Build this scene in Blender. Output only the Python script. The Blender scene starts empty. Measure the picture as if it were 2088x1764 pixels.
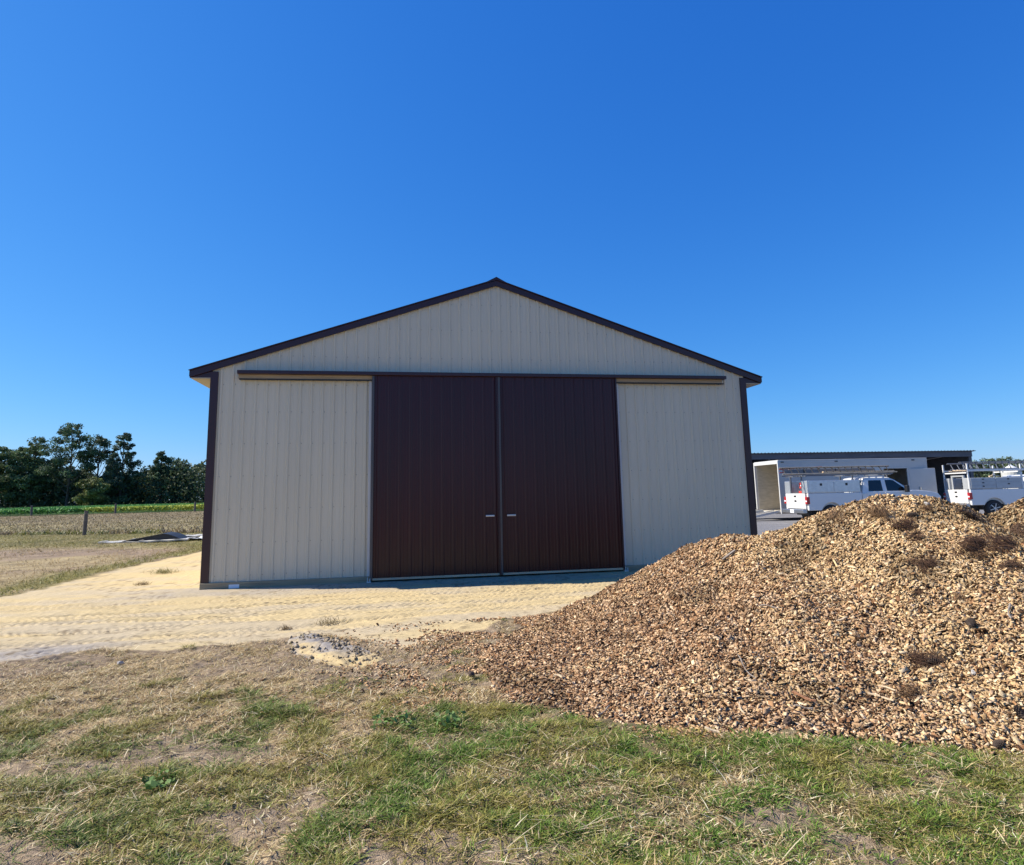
import bpy, math, random
import numpy as np
from mathutils import Vector, Matrix
from mathutils.bvhtree import BVHTree

# ------------------------------------------------------------------ camera, sky, sun
sc = bpy.context.scene
COL = sc.collection
rng = np.random.default_rng(7)
random.seed(7)

cam_d = bpy.data.cameras.new("camera")
cam = bpy.data.objects.new("camera", cam_d)
COL.objects.link(cam)
YAW, PITCH, ROLL = 0.171, 0.145, -0.021
cy, sy, cp, sp = math.cos(YAW), math.sin(YAW), math.cos(PITCH), math.sin(PITCH)
fwd = Vector((sy * cp, cy * cp, sp))
rgt = Vector((cy, -sy, 0))
upv = rgt.cross(fwd)
r2 = rgt * math.cos(ROLL) + upv * math.sin(ROLL)
u2 = upv * math.cos(ROLL) - rgt * math.sin(ROLL)
M = Matrix((r2, u2, -fwd)).transposed().to_4x4()
M.translation = Vector((-1.858, -12.337, 1.604))
cam.matrix_world = M
cam_d.sensor_fit = 'HORIZONTAL'
cam_d.sensor_width = 36
cam_d.lens = 36 * 1254.877 / 2088
cam_d.shift_x = 0.0008
cam_d.shift_y = -0.0283
cam_d.clip_start = 0.05
cam_d.clip_end = 9000
sc.camera = cam

SUN_EL = math.radians(44)
SUN_AZ = math.radians(-75)          # clockwise from +Y: negative = to the left of the barn, a little behind it
sun_dir = Vector((math.sin(SUN_AZ) * math.cos(SUN_EL), math.cos(SUN_AZ) * math.cos(SUN_EL), math.sin(SUN_EL)))
world = bpy.data.worlds.new("World")
sc.world = world
world.use_nodes = True
wn = world.node_tree
bg = wn.nodes["Background"]
sky = wn.nodes.new("ShaderNodeTexSky")
sky.sky_type = 'NISHITA'
sky.sun_disc = False
sky.sun_elevation = SUN_EL
sky.sun_rotation = SUN_AZ
sky.altitude = 0
sky.air_density = 1.0
sky.dust_density = 0.2
sky.ozone_density = 3.0
sep = wn.nodes.new("ShaderNodeSeparateColor"); com = wn.nodes.new("ShaderNodeCombineColor")
wn.links.new(sky.outputs[0], sep.inputs[0])
for ch, (gain, power) in enumerate(((.130, 1.40), (.51, .88), (1.62, .52))):      # a deeper, more saturated blue than the raw model
    pw = wn.nodes.new("ShaderNodeMath"); pw.operation = 'POWER'; pw.inputs[1].default_value = power
    ml = wn.nodes.new("ShaderNodeMath"); ml.operation = 'MULTIPLY'; ml.inputs[1].default_value = gain
    wn.links.new(sep.outputs[ch], pw.inputs[0]); wn.links.new(pw.outputs[0], ml.inputs[0]); wn.links.new(ml.outputs[0], com.inputs[ch])
wn.links.new(com.outputs[0], bg.inputs["Color"])
bg.inputs["Strength"].default_value = 0.105
sun_d = bpy.data.lights.new("sun", 'SUN')
sun_d.energy = 3.6
sun_d.angle = math.radians(0.5)
sun_d.color = (1.0, 0.93, 0.82)
sun_o = bpy.data.objects.new("sun", sun_d)
COL.objects.link(sun_o)
sun_o.rotation_euler = sun_dir.to_track_quat('Z', 'Y').to_euler()
sc.view_settings.view_transform = 'Standard'
sc.view_settings.look = 'None'
sc.view_settings.gamma = 1
sc.view_settings.exposure = 1.1

# ------------------------------------------------------------------ helpers
def tag(o, label=None, cat=None, group=None, kind=None):
    if label: o["label"] = label
    if cat: o["category"] = cat
    if group: o["group"] = group
    if kind: o["kind"] = kind
    return o

def empty(name, loc, rz=0.0, label=None, cat=None, group=None):
    o = bpy.data.objects.new(name, None)
    COL.objects.link(o)
    o.location = loc
    o.rotation_euler = (0, 0, rz)
    o.empty_display_size = 0.2
    return tag(o, label, cat, group)

def link_mesh(name, me, mat, parent=None, smooth=False, bevel=0.0):
    o = bpy.data.objects.new(name, me)
    COL.objects.link(o)
    if mat: me.materials.append(mat)
    if parent is not None: o.parent = parent
    if smooth:
        me.polygons.foreach_set("use_smooth", np.ones(len(me.polygons), bool))
    if bevel:
        b = o.modifiers.new("bevel", 'BEVEL')
        b.width = bevel; b.segments = 2; b.limit_method = 'ANGLE'; b.angle_limit = math.radians(35)
    return o

class MB:
    """collects shapes into one mesh"""
    def __init__(s): s.v = []; s.f = []
    def add(s, vs, fs):
        n = len(s.v); s.v += [tuple(v) for v in vs]; s.f += [tuple(i + n for i in f) for f in fs]; return s
    def box(s, x0, x1, y0, y1, z0, z1):
        return s.add([(x0,y0,z0),(x1,y0,z0),(x1,y1,z0),(x0,y1,z0),(x0,y0,z1),(x1,y0,z1),(x1,y1,z1),(x0,y1,z1)],
                     [(3,2,1,0),(4,5,6,7),(0,1,5,4),(1,2,6,5),(2,3,7,6),(3,0,4,7)])
    def beam(s, a, b, w, h, up=(0,0,1)):
        a, b = Vector(a), Vector(b); d = (b - a).normalized(); u = Vector(up)
        sd = d.cross(u).normalized(); u = sd.cross(d)
        vs = [p + sd * i * w / 2 + u * j * h / 2 for p in (a, b) for i, j in ((-1,-1),(1,-1),(1,1),(-1,1))]
        return s.add(vs, [(3,2,1,0),(4,5,6,7),(0,1,5,4),(1,2,6,5),(2,3,7,6),(3,0,4,7)])
    def tube(s, pts, radii, n=8, cap=True):
        pts = [Vector(p) for p in pts]
        if not hasattr(radii, '__len__'): radii = [radii] * len(pts)
        base = len(s.v); k = len(pts)
        for i, p in enumerate(pts):
            d = (pts[min(i+1, k-1)] - pts[max(i-1, 0)]).normalized()
            a = d.cross(Vector((0,0,1)) if abs(d.z) < .9 else Vector((1,0,0))).normalized(); b = d.cross(a)
            for j in range(n):
                t = 2 * math.pi * j / n
                s.v.append(tuple(p + (a * math.cos(t) + b * math.sin(t)) * radii[i]))
        for i in range(k - 1):
            for j in range(n):
                s.f.append((base+i*n+j, base+i*n+(j+1)%n, base+(i+1)*n+(j+1)%n, base+(i+1)*n+j))
        if cap:
            s.f.append(tuple(base + j for j in range(n))[::-1]); s.f.append(tuple(base+(k-1)*n+j for j in range(n)))
        return s
    def prism(s, prof, y0, y1, axis='y'):
        """closed profile of (x, z) pairs extruded between y0 and y1"""
        n = len(prof)
        vs = [(x, y0, z) for x, z in prof] + [(x, y1, z) for x, z in prof]
        fs = [tuple(range(n)), tuple(range(2*n-1, n-1, -1))] + [(i, i+n, (i+1)%n+n, (i+1)%n) for i in range(n)]
        return s.add(vs, fs)
    def lathe_y(s, prof, c, n=24):
        """profile of (radius, y) revolved round an axis parallel to y through c"""
        base = len(s.v); k = len(prof)
        for r, y in prof:
            for j in range(n):
                t = 2*math.pi*j/n
                s.v.append((c[0]+r*math.cos(t), c[1]+y, c[2]+r*math.sin(t)))
        for i in range(k-1):
            for j in range(n):
                s.f.append((base+i*n+j, base+i*n+(j+1)%n, base+(i+1)*n+(j+1)%n, base+(i+1)*n+j))
        s.f.append(tuple(base+j for j in range(n))); s.f.append(tuple(base+(k-1)*n+j for j in range(n))[::-1])
        return s
    def build(s, name, mat, parent=None, smooth=False, bevel=0.0):
        me = bpy.data.meshes.new(name)
        me.from_pydata(s.v, [], s.f); me.update()
        return link_mesh(name, me, mat, parent, smooth, bevel)

def np_mesh(name, verts, faces, mat, parent=None, color=None, smooth=False):
    """verts (N,3), faces (M,k) arrays; colour per vertex"""
    me = bpy.data.meshes.new(name)
    verts = np.asarray(verts, np.float32); faces = np.asarray(faces, np.int32)
    m, k = faces.shape
    me.vertices.add(len(verts)); me.vertices.foreach_set("co", verts.ravel())
    me.loops.add(m * k); me.loops.foreach_set("vertex_index", faces.ravel())
    me.polygons.add(m); me.polygons.foreach_set("loop_start", np.arange(0, m*k, k, dtype=np.int32))
    me.update(calc_edges=True)
    if color is not None:
        a = me.attributes.new("Col", 'FLOAT_COLOR', 'POINT')
        c = np.ones((len(verts), 4), np.float32); c[:, :3] = color
        a.data.foreach_set("color", c.ravel())
    return link_mesh(name, me, mat, parent, smooth)

# 2-D value noise
TAB = rng.random((256, 256))
def vnoise(x, y):
    xi = np.floor(x).astype(int); yi = np.floor(y).astype(int); fx = x - xi; fy = y - yi
    fx = fx*fx*(3-2*fx); fy = fy*fy*(3-2*fy)
    a = TAB[xi & 255, yi & 255]; b = TAB[(xi+1) & 255, yi & 255]; c = TAB[xi & 255, (yi+1) & 255]; d = TAB[(xi+1) & 255, (yi+1) & 255]
    return (a*(1-fx)+b*fx)*(1-fy) + (c*(1-fx)+d*fx)*fy
def fbm(x, y, s=1.0, o=4, seed=0):
    r = 0; amp = 0.5; t = 0
    for i in range(o):
        r = r + amp * vnoise(x*s + 17.3*i + seed*31.7, y*s + 9.1*i + seed*11.9); t += amp; amp *= .5; s *= 2.03
    return r / t
def sstep(a, b, x):
    t = np.clip((x - a) / (b - a), 0, 1); return t*t*(3-2*t)
def mixc(a, b, t):
    return a * (1 - t[:, None]) + np.asarray(b)[None] * t[:, None]
def sdf(poly, x, y):
    """signed distance, negative inside"""
    d = np.full(x.shape, 1e9); ins = np.zeros(x.shape, bool); n = len(poly)
    for i in range(n):
        ax, ay = poly[i]; bx, by = poly[(i+1) % n]; ex, ey = bx-ax, by-ay
        t = np.clip(((x-ax)*ex+(y-ay)*ey)/(ex*ex+ey*ey), 0, 1)
        d = np.minimum(d, np.hypot(x-ax-t*ex, y-ay-t*ey))
        c = (ay > y) != (by > y)
        ins ^= c & (x < (bx-ax)*(y-ay)/(by-ay+1e-12)+ax)
    return np.where(ins, -d, d)

# ------------------------------------------------------------------ materials
def pm(name, col, rough=.6, metal=0.0, nscale=6.0, namt=.12, bump=0.0, bscale=60.0, spec=.5, stretch=None, coat=0.0):
    m = bpy.data.materials.new(name); m.use_nodes = True
    nt = m.node_tree; b = nt.nodes["Principled BSDF"]
    b.inputs["Roughness"].default_value = rough; b.inputs["Metallic"].default_value = metal
    b.inputs["Specular IOR Level"].default_value = spec
    b.inputs["Coat Weight"].default_value = coat
    tc = nt.nodes.new("ShaderNodeTexCoord"); mp = nt.nodes.new("ShaderNodeMapping")
    if stretch: mp.inputs["Scale"].default_value = stretch
    nt.links.new(tc.outputs["Object"], mp.inputs["Vector"])
    n = nt.nodes.new("ShaderNodeTexNoise"); n.inputs["Scale"].default_value = nscale; n.inputs["Detail"].default_value = 6
    nt.links.new(mp.outputs[0], n.inputs["Vector"])
    r = nt.nodes.new("ShaderNodeValToRGB")
    r.color_ramp.elements[0].position = .25; r.color_ramp.elements[1].position = .75
    r.color_ramp.elements[0].color = (*[c*(1-namt) for c in col], 1); r.color_ramp.elements[1].color = (*[min(1, c*(1+namt)) for c in col], 1)
    nt.links.new(n.outputs["Fac"], r.inputs[0]); nt.links.new(r.outputs[0], b.inputs["Base Color"])
    if bump:
        n2 = nt.nodes.new("ShaderNodeTexNoise"); n2.inputs["Scale"].default_value = bscale; n2.inputs["Detail"].default_value = 4
        nt.links.new(mp.outputs[0], n2.inputs["Vector"])
        bp = nt.nodes.new("ShaderNodeBump"); bp.inputs["Strength"].default_value = bump; bp.inputs["Distance"].default_value = .02
        nt.links.new(n2.outputs["Fac"], bp.inputs["Height"]); nt.links.new(bp.outputs[0], b.inputs["Normal"])
    return m

def am(name, rough=.8, nscale=0, namt=.3, bump=0.0, bscale=80.0, transl=0.0, spec=.3, scales=None):
    """base colour from the Col attribute, times a fine noise"""
    m = bpy.data.materials.new(name); m.use_nodes = True
    nt = m.node_tree; b = nt.nodes["Principled BSDF"]; out = nt.nodes["Material Output"]
    b.inputs["Roughness"].default_value = rough; b.inputs["Specular IOR Level"].default_value = spec
    at = nt.nodes.new("ShaderNodeAttribute"); at.attribute_name = "Col"
    colout = at.outputs["Color"]
    tc = nt.nodes.new("ShaderNodeTexCoord")
    if nscale:
        n = nt.nodes.new("ShaderNodeTexNoise"); n.inputs["Scale"].default_value = nscale; n.inputs["Detail"].default_value = 8
        n.inputs["Roughness"].default_value = .65
        nt.links.new(tc.outputs["Object"], n.inputs["Vector"])
        mr = nt.nodes.new("ShaderNodeMapRange"); mr.inputs[1].default_value = .3; mr.inputs[2].default_value = .7
        mr.inputs[3].default_value = 1 - namt; mr.inputs[4].default_value = 1 + namt
        nt.links.new(n.outputs["Fac"], mr.inputs[0])
        vm = nt.nodes.new("ShaderNodeVectorMath"); vm.operation = 'SCALE'
        nt.links.new(colout, vm.inputs[0]); nt.links.new(mr.outputs[0], vm.inputs["Scale"])
        colout = vm.outputs[0]
    nt.links.new(colout, b.inputs["Base Color"])
    if bump:
        n2 = nt.nodes.new("ShaderNodeTexNoise"); n2.inputs["Scale"].default_value = bscale; n2.inputs["Detail"].default_value = 6
        nt.links.new(tc.outputs["Object"], n2.inputs["Vector"])
        bp = nt.nodes.new("ShaderNodeBump"); bp.inputs["Strength"].default_value = bump; bp.inputs["Distance"].default_value = .02
        nt.links.new(n2.outputs["Fac"], bp.inputs["Height"]); nt.links.new(bp.outputs[0], b.inputs["Normal"])
    if transl:
        t = nt.nodes.new("ShaderNodeBsdfTranslucent"); nt.links.new(colout, t.inputs["Color"])
        mx = nt.nodes.new("ShaderNodeMixShader"); mx.inputs[0].default_value = transl
        nt.links.new(b.outputs[0], mx.inputs[1]); nt.links.new(t.outputs[0], mx.inputs[2]); nt.links.new(mx.outputs[0], out.inputs[0])
    return m

def glass(name, col=(.012,.014,.016)):
    m = pm(name, col, .06, 0, 3, .1, spec=.6); return m

MAT = dict(
    beige=pm("beige_steel", (.585,.53,.40), .42, 0, 1.2, .05, bump=.06, bscale=2.5, stretch=(1,1,.35)),
    brown=pm("brown_steel", (.036,.0055,.0075), .30, 0, 1.5, .15, bump=.05, bscale=2.5, stretch=(1,1,.35), spec=.35),
    trim=pm("brown_trim", (.032,.009,.012), .38, 0, 2, .12),
    grey_trim=pm("grey_trim", (.085,.078,.078), .4, .3, 3, .1),
    white_trim=pm("white_trim", (.58,.57,.54), .45, 0, 4, .06),
    wood=pm("treated_wood", (.30,.25,.16), .8, 0, 5, .3, bump=.3, bscale=30, stretch=(.3,3,8)),
    board=pm("pine_board", (.55,.42,.27), .75, 0, 5, .2, bump=.2, bscale=30, stretch=(.3,3,8)),
    white=pm("white_paint", (.70,.69,.66), .3, 0, 2, .03, spec=.5, coat=.3),
    trailer=pm("trailer_skin", (.50,.49,.46), .38, 0, 1.5, .06, bump=.05, bscale=2),
    ply=pm("plywood", (.47,.42,.33), .75, 0, 4, .18, stretch=(1,1,4)),
    dark=pm("dark_inside", (.03,.03,.032), .8, 0, 3, .3),
    black=pm("black_plastic", (.015,.015,.016), .5, 0, 6, .2),
    rubber=pm("rubber", (.022,.022,.023), .8, 0, 10, .2, bump=.3, bscale=40),
    chrome=pm("bumper_steel", (.45,.46,.47), .3, .9, 4, .1),
    rim=pm("rim_alloy", (.55,.56,.58), .3, .9, 6, .1),
    glass=glass("tinted_glass"),
    red=pm("red_lens", (.42,.015,.02), .2, 0, 8, .15, coat=.5),
    redp=pm("red_plastic", (.55,.05,.03), .5, 0, 8, .2),
    alu=pm("aluminium_plate", (.62,.63,.62), .42, .75, 8, .12, bump=.25, bscale=90),
    greybox=pm("grey_enamel", (.42,.43,.43), .45, .2, 5, .08),
    fibre=pm("ladder_rail", (.24,.225,.20), .55, .15, 6, .2),
    rustred=pm("red_rail", (.30,.045,.03), .6, 0, 8, .25),
    greyladder=pm("weathered_ladder", (.16,.17,.19), .5, .4, 6, .2),
    roofdark=pm("dark_roof_steel", (.075,.08,.095), .5, .3, 2, .2),
    fascia=pm("grey_fascia_wood", (.11,.11,.12), .8, 0, 3, .25, stretch=(.3,1,3)),
    post=pm("old_fence_post", (.13,.11,.09), .9, 0, 8, .3, bump=.5, bscale=20, stretch=(4,4,.6)),
    wire=pm("fence_wire", (.10,.095,.09), .7, .3, 8, .1),
    bark=pm("bark", (.085,.065,.05), .95, 0, 4, .3, bump=.6, bscale=12, stretch=(3,3,.6)),
    panel=pm("white_panel", (.50,.47,.40), .5, 0, 4, .08),
    sheet=pm("dark_sheet", (.018,.018,.018), .55, 0, 4, .25),
    tarp=pm("white_plastic", (.60,.60,.60), .45, 0, 5, .06, bump=.4, bscale=9),
    rock=pm("grey_rock", (.40,.37,.33), .9, 0, 25, .2, bump=.5, bscale=60),
    cone=pm("pine_cone_scales", (.065,.045,.033), .85, 0, 40, .35),
    splinter=pm("raw_wood", (.62,.47,.29), .8, 0, 30, .2, bump=.3, bscale=90),
    oldwood=pm("weathered_stick", (.26,.22,.18), .9, 0, 25, .3, bump=.4, bscale=90),
    darkbark=pm("dark_bark", (.085,.055,.038), .95, 0, 30, .4, bump=.6, bscale=60),
    screw=pm("screw_washer", (.22,.20,.17), .6, .2, 20, .3),
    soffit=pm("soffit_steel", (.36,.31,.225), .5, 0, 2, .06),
    trackboard=pm("track_board_wood", (.34,.26,.165), .8, 0, 5, .25, bump=.2, bscale=30, stretch=(.3,3,8)),
    label=pm("white_label", (.78,.80,.82), .5, 0, 10, .05),
    soil=am("soil", .95, 45, .3, .9, 130.0, spec=.15),
    sand=am("sand", .95, 25, .10, .5, 120.0, spec=.15),
    gravel=am("gravel", .95, 30, .4, 1.0, 40.0, spec=.2),
    chip=am("chips", .85, 60, .22, .35, 150.0, spec=.08),
    heap=am("chip_bed", .9, 70, .5, 1.0, 60.0, spec=.2),
    blade=am("blades", .6, 0, transl=.25, spec=.3),
    leaf=am("leaves", .65, 0, transl=.22, spec=.25),
    clod=am("clods", .95, 50, .25, .8, 60.0, spec=.03),
)

# ------------------------------------------------------------------ ground: one graded grid split into its surfaces
SAND = [(-16,-2.6),(-11,-1.0),(-8.74,.0),(-8.55,1.6),(-8.72,3.37),(-8.45,6),(-8.16,8.8),(-8,18),(-5.3,18),(-5.3,.1),(5.6,.1),(6.4,-1.0),(6,-2.4),
        (3.5,-3.0),(1.2,-3.2),(.4,-3.55),(-.6,-4.4),(-1.35,-4.95),(-1.9,-5.25),(-2.6,-4.75),(-3.3,-4.5),(-4.6,-4.8),(-6.0,-4.75),(-9,-5.2),(-16,-5.8)]
GRAVEL = [(5.7,0.4),(7,-1.5),(30,-3),(60,10),(60,60),(8,60),(5.7,16)]
def axis(lo, hi, step, out_lo, out_hi, g=1.12):
    a = list(np.arange(lo, hi + 1e-6, step))
    s = step; x = hi
    while x < out_hi: s = min(s*g, 120); x += s; a.append(x)
    s = step; x = lo; b = []
    while x > out_lo: s = min(s*g, 120); x -= s; b.append(x)
    return np.array(b[::-1] + a)
gx = axis(-9.2, 3.2, .024, -2500, 2500)
gy = axis(-10.6, -2.0, .022, -60, 3200, 1.035)
GX, GY = np.meshgrid(gx, gy)
X = GX.ravel(); Y = GY.ravel()
near = (np.abs(X) < 70) & (Y < 90)
d_sand = np.full(X.shape, 50.); d_sand[near] = sdf(SAND, X[near], Y[near])
d_sand += (fbm(X, Y, 1.3, 4, 1) - .5) * .7 + (fbm(X, Y, 7, 2, 2) - .5) * .18
d_grav = np.full(X.shape, 50.); d_grav[near] = sdf(GRAVEL, X[near], Y[near]); d_grav += (fbm(X, Y, .9, 3, 3) - .5) * 1.0
m_sand = sstep(.06, -.10, d_sand)
# fences and field edges, in the plan
def far_line(x): return 79.6 + (x + 50.5) * 0.21       # far fence / crop edge
def near_line(x): return 22.2 + (x + 17.4) * (-.33)     # near fence / pasture edge
# heights
Z = (fbm(X, Y, .35, 3, 4) - .5) * .05 + (fbm(X, Y, 2.2, 3, 5) - .5) * .035 + ((fbm(X, Y, 9, 3, 6) - .5) * .045 + (fbm(X, Y, 27, 2, 7) - .5) * .02) * (1 - .65*m_sand)
flat = sstep(2.5, .6, np.abs(Y)) * sstep(7.5, 6, np.abs(X)); Z *= 1 - .7*flat
# tyre tracks pressed into the sand
trk = np.zeros_like(Z)
def track(c, slope, curv, w, per, amp, seed, xl=-99, xr=99):
    yc = c + slope*(X+2) + curv*(X+2)**2 + (fbm(X, X*0+seed, .5, 2, seed)-.5)*.25
    dy = Y - yc
    inside = sstep(w, w-.06, np.abs(dy)) * sstep(xl, xl+.6, X) * sstep(xr, xr-.6, X)
    fade = sstep(.22, .42, fbm(X, Y, 1.1, 3, seed+9))
    lug = sstep(.55, .75, .5+.5*np.sin(2*np.pi*(X + np.abs(dy)*.9*(1 if seed % 2 else -1) + .03*vnoise(X*5, Y*5))/per + seed))
    return inside * fade * amp * (-.25 - .62*lug)
for i, (c, sl, cv, w, per, amp) in enumerate([(-.70,.02,.002,.16,.125,.026),(-1.1,.05,.003,.15,.135,.028),(-1.5,.03,.004,.16,.12,.030),(-1.95,.055,.001,.17,.14,.030),
        (-2.35,.04,.004,.16,.125,.028),(-2.8,.02,.006,.16,.15,.030),(-3.2,.06,.003,.15,.13,.026),(-3.65,.10,.002,.15,.13,.026),(-4.1,.03,.004,.15,.14,.022),(-3.5,.34,.02,.15,.12,.026),(-2.6,.28,.02,.15,.13,.024),(-1.7,-.05,.01,.15,.12,.024)]):
    trk += track(c, sl, cv, w, per*.8, amp*.9, i+1)
Z += trk * m_sand
# curved tread print at the left front of the sand
rr = np.hypot(X + 4.3, Y + 3.6); th = np.arctan2(Y + 3.6, X + 4.3)
ring = sstep(.16, .1, np.abs(rr - 1.75)) * sstep(-2.9, -2.7, th) * sstep(-1.9, -2.1, th)
Z += -ring * .02 * sstep(.3, .7, .5+.5*np.sin(th*62))
# slight ridge where the sand pad ends
Z += np.exp(-(d_sand/.12)**2) * .012 * sstep(-3, -4.5, Y)
Z = np.where((Y > 60) | (np.abs(X) > 60), (fbm(X, Y, .05, 2, 8) - .5) * .25, Z)
# colours
n1 = fbm(X, Y, 1.1, 4, 11); n2 = fbm(X, Y, 5.5, 4, 12); n3 = fbm(X, Y, 21, 3, 13); n4 = fbm(X, Y, .45, 3, 14)
SOIL, STRAW, TURF_SHADED = np.array((.275,.205,.135)), np.array((.46,.345,.18)), np.array((.065,.062,.022))  # turf colour darkened to paint in the shadows between grass clumps
def green_amount(x, y):
    """how green the lawn is: clumps everywhere, more to the front right"""
    a = fbm(x, y, 1.5, 3, 21); b = fbm(x, y, 4.2, 3, 22)
    base = .30*a + .70*b + .10*sstep(-6.6, -8.6, y) + .12*sstep(-3.2, -.5, x) * sstep(-7.2, -8.0, y) - .10*sstep(-7.0, -5.8, y)
    return sstep(.495, .575, base)
def bare_amount(x, y):
    a = fbm(x, y, 1.05, 4, 31)
    e = 0
    for bx_, by_, rx_, ry_, k_ in ((-1.3,-5.75,1.3,.6,.75),(-5.6,-5.2,.9,.5,.45),(-.55,-4.6,.9,.5,.6),(-3.75,-7.85,.50,.20,.30),(-2.95,-7.85,.30,.18,.30),(-3.8,-9.0,.45,.28,.38),
            (-2.2,-6.45,.6,.30,.35),(-4.5,-7.75,.35,.2,.3),(-2.6,-8.7,.28,.2,.32),(-.12,-9.3,.22,.13,.30),(.2,-9.6,.25,.13,.26),(-1.35,-6.6,.4,.3,.3)):
        e = e + k_*np.exp(-(((x-bx_)/rx_)**2 + ((y-by_)/ry_)**2))
    return sstep(.53, .63, a + e)
c = np.tile(SOIL, (len(X), 1))
c = mixc(c, STRAW, np.clip(.30 + 1.1*(n2-.4), 0, 1))
g_am = green_amount(X, Y); b_am = bare_amount(X, Y)
c = mixc(c, TURF_SHADED, g_am*.55)
c = mixc(c, SOIL*1.05, b_am*.95)
# lawn left of the barn: greener edge along the sand, brown middle, green band before the pasture
mid = sstep(-1.5, .5, Y) * (X < 0)
edge_g = np.exp(-((d_sand-.45)/.55)**2)*sstep(.35,.6,n1*.6+.3)
band = sstep(11, 14, Y + .30*(X+14)) * (Y < near_line(X))
lawn = mixc(np.tile(np.array((.34,.265,.145)), (len(X), 1)), (.27,.20,.135), sstep(.45,.65,n4))
lawn = mixc(lawn, (.20,.175,.06), np.clip(edge_g + .8*band*sstep(.25,.6,n4+.2*n2), 0, 1))
c = c*(1-mid[:, None]) + lawn*mid[:, None]
past = sstep(-.3, .3, Y - near_line(X)) * (X < 3)
pc = mixc(np.tile(np.array((.21,.165,.09)), (len(X), 1)), (.27,.23,.10), fbm(X, Y, .22, 3, 41)*sstep(60, 25, Y))
c = c*(1-past[:, None]) + pc*past[:, None]
crop = sstep(0, .5, Y - far_line(X)) * (X < -8)
c = mixc(c, (.07,.13,.04), crop)
far_r = (X >= 3) & (Y > 62)
c[far_r] = (.13,.13,.06)
c *= (.35 + 1.3*n3)[:, None]
sandc = mixc(np.tile(np.array((.535,.415,.22)), (len(X), 1)), (.48,.39,.25), sstep(.42, .70, fbm(X*.45, Y*1.6, 1.6, 4, 51)))
greyz = sstep(-1.25, -.55, Y + (n1-.5)*.9) * sstep(-7.5, -5.8, X) * sstep(3.5, .5, X) * .6 * (Y < .3)
greyz = np.maximum(greyz, np.exp(-(((X+5.85)/.85)**2 + ((Y+4.55)/.55)**2)) * 1.1)
sandc = mixc(sandc, (.34,.30,.255), np.clip(greyz * (.55+.8*n2), 0, 1))
sandc *= (.88 + .24*n3)[:, None]
spk = sstep(.64, .74, fbm(X, Y, 15, 2, 55)) * np.clip(sstep(.45, .6, n1) + sstep(-.9, -.1, d_sand)*sstep(-3, -4, Y), 0, 1)
sandc = mixc(sandc, (.20,.15,.09), spk*.75)
c = c*(1-m_sand[:, None]) + sandc*m_sand[:, None]
m_gr = sstep(.15, -.25, d_grav)
c = c*(1-m_gr[:, None]) + (np.array((.20,.195,.195))[None]*(.75+.5*n3)[:, None])*m_gr[:, None]
V = np.stack([X, Y, Z], 1)
ny, nx = GX.shape
idx = np.arange(nx*ny).reshape(ny, nx)
F = np.stack([idx[:-1,:-1], idx[:-1,1:], idx[1:,1:], idx[1:,:-1]], -1).reshape(-1, 4)
fc = F[:, 0]
under_barn = (X[fc] > -5.35) & (X[fc] < 5.35) & (Y[fc] > .3) & (Y[fc] < 15)
is_sand = d_sand[fc] < 0
is_grav = (~is_sand) & (d_grav[fc] < 0)
is_past = (~is_sand) & (~is_grav) & (Y[fc] > near_line(X[fc])) & (X[fc] < 3) & (Y[fc] < far_line(X[fc]))
is_crop = (Y[fc] >= far_line(X[fc])) & (X[fc] < -8) & (Y[fc] < 175)
def ground_part(name, mask, mat):
    ff = F[mask]; u, inv = np.unique(ff.ravel(), return_inverse=True)
    o = np_mesh(name, V[u], inv.reshape(-1, 4), mat, color=c[u], smooth=True)
    return tag(o, kind='structure')
ground_part("sand_pad", is_sand, MAT['sand'])
ground_part("gravel_yard", is_grav, MAT['gravel'])
ground_part("pasture", is_past & ~is_crop, MAT['soil'])
ground_part("field_soil", is_crop & ~is_grav & ~is_sand, MAT['soil'])
ground_part("ground", ~(is_sand | is_grav | is_past | is_crop), MAT['soil'])
_xi = gx; _yi = gy; ZG = Z.reshape(ny, nx)
def gz(x, y):
    i = np.clip(np.searchsorted(gx, x), 0, nx-1); j = np.clip(np.searchsorted(gy, y), 0, ny-1); return ZG[j, i]

# ------------------------------------------------------------------ the barn
HW, HE, RISE = 5.5, 4.09, 1.832
SL = 0.342
def wall_top(x): return 5.93 - SL*abs(x)
def ribbed(x0, x1, z0, ztop, y0, sgn=-1, sp=.2075, phase=0.0, depth=.02):
    """ribbed steel sheet facing -y (sgn -1); a polyline in plan pulled up to ztop(x)"""
    pts = [(x0, 0.0), (x1, 0.0)]
    k0 = int(math.floor((x0-phase)/sp))-1; k1 = int(math.ceil((x1-phase)/sp))+1
    for k in range(k0, k1+1):
        cc = phase + k*sp
        for dx, d in ((-.030,0),(-.012,depth),(.012,depth),(.030,0),(.058,0),(.069,.004),(.080,0),(.127,0),(.138,.004),(.149,0)):
            if x0+.001 < cc+dx < x1-.001: pts.append((cc+dx, d))
    if x0 < 0 < x1: pts.append((0.0001, 0))
    pts.sort()
    mb = MB()
    vs = []; fs = []
    for i, (x, d) in enumerate(pts):
        vs += [(x, y0+sgn*d, z0), (x, y0+sgn*d, ztop(x))]
        if i: a = 2*(i-1); fs.append((a, a+2, a+3, a+1))
    mb.add(vs, fs); return mb
barn = empty("pole_barn", (0,0,0), 0, "large beige metal pole barn with dark brown gable trim and twin sliding doors", "barn")
LEN = 15.0
w = ribbed(-HW, HW, .06, wall_top, 0.0, phase=.06); scw = MB()
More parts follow.
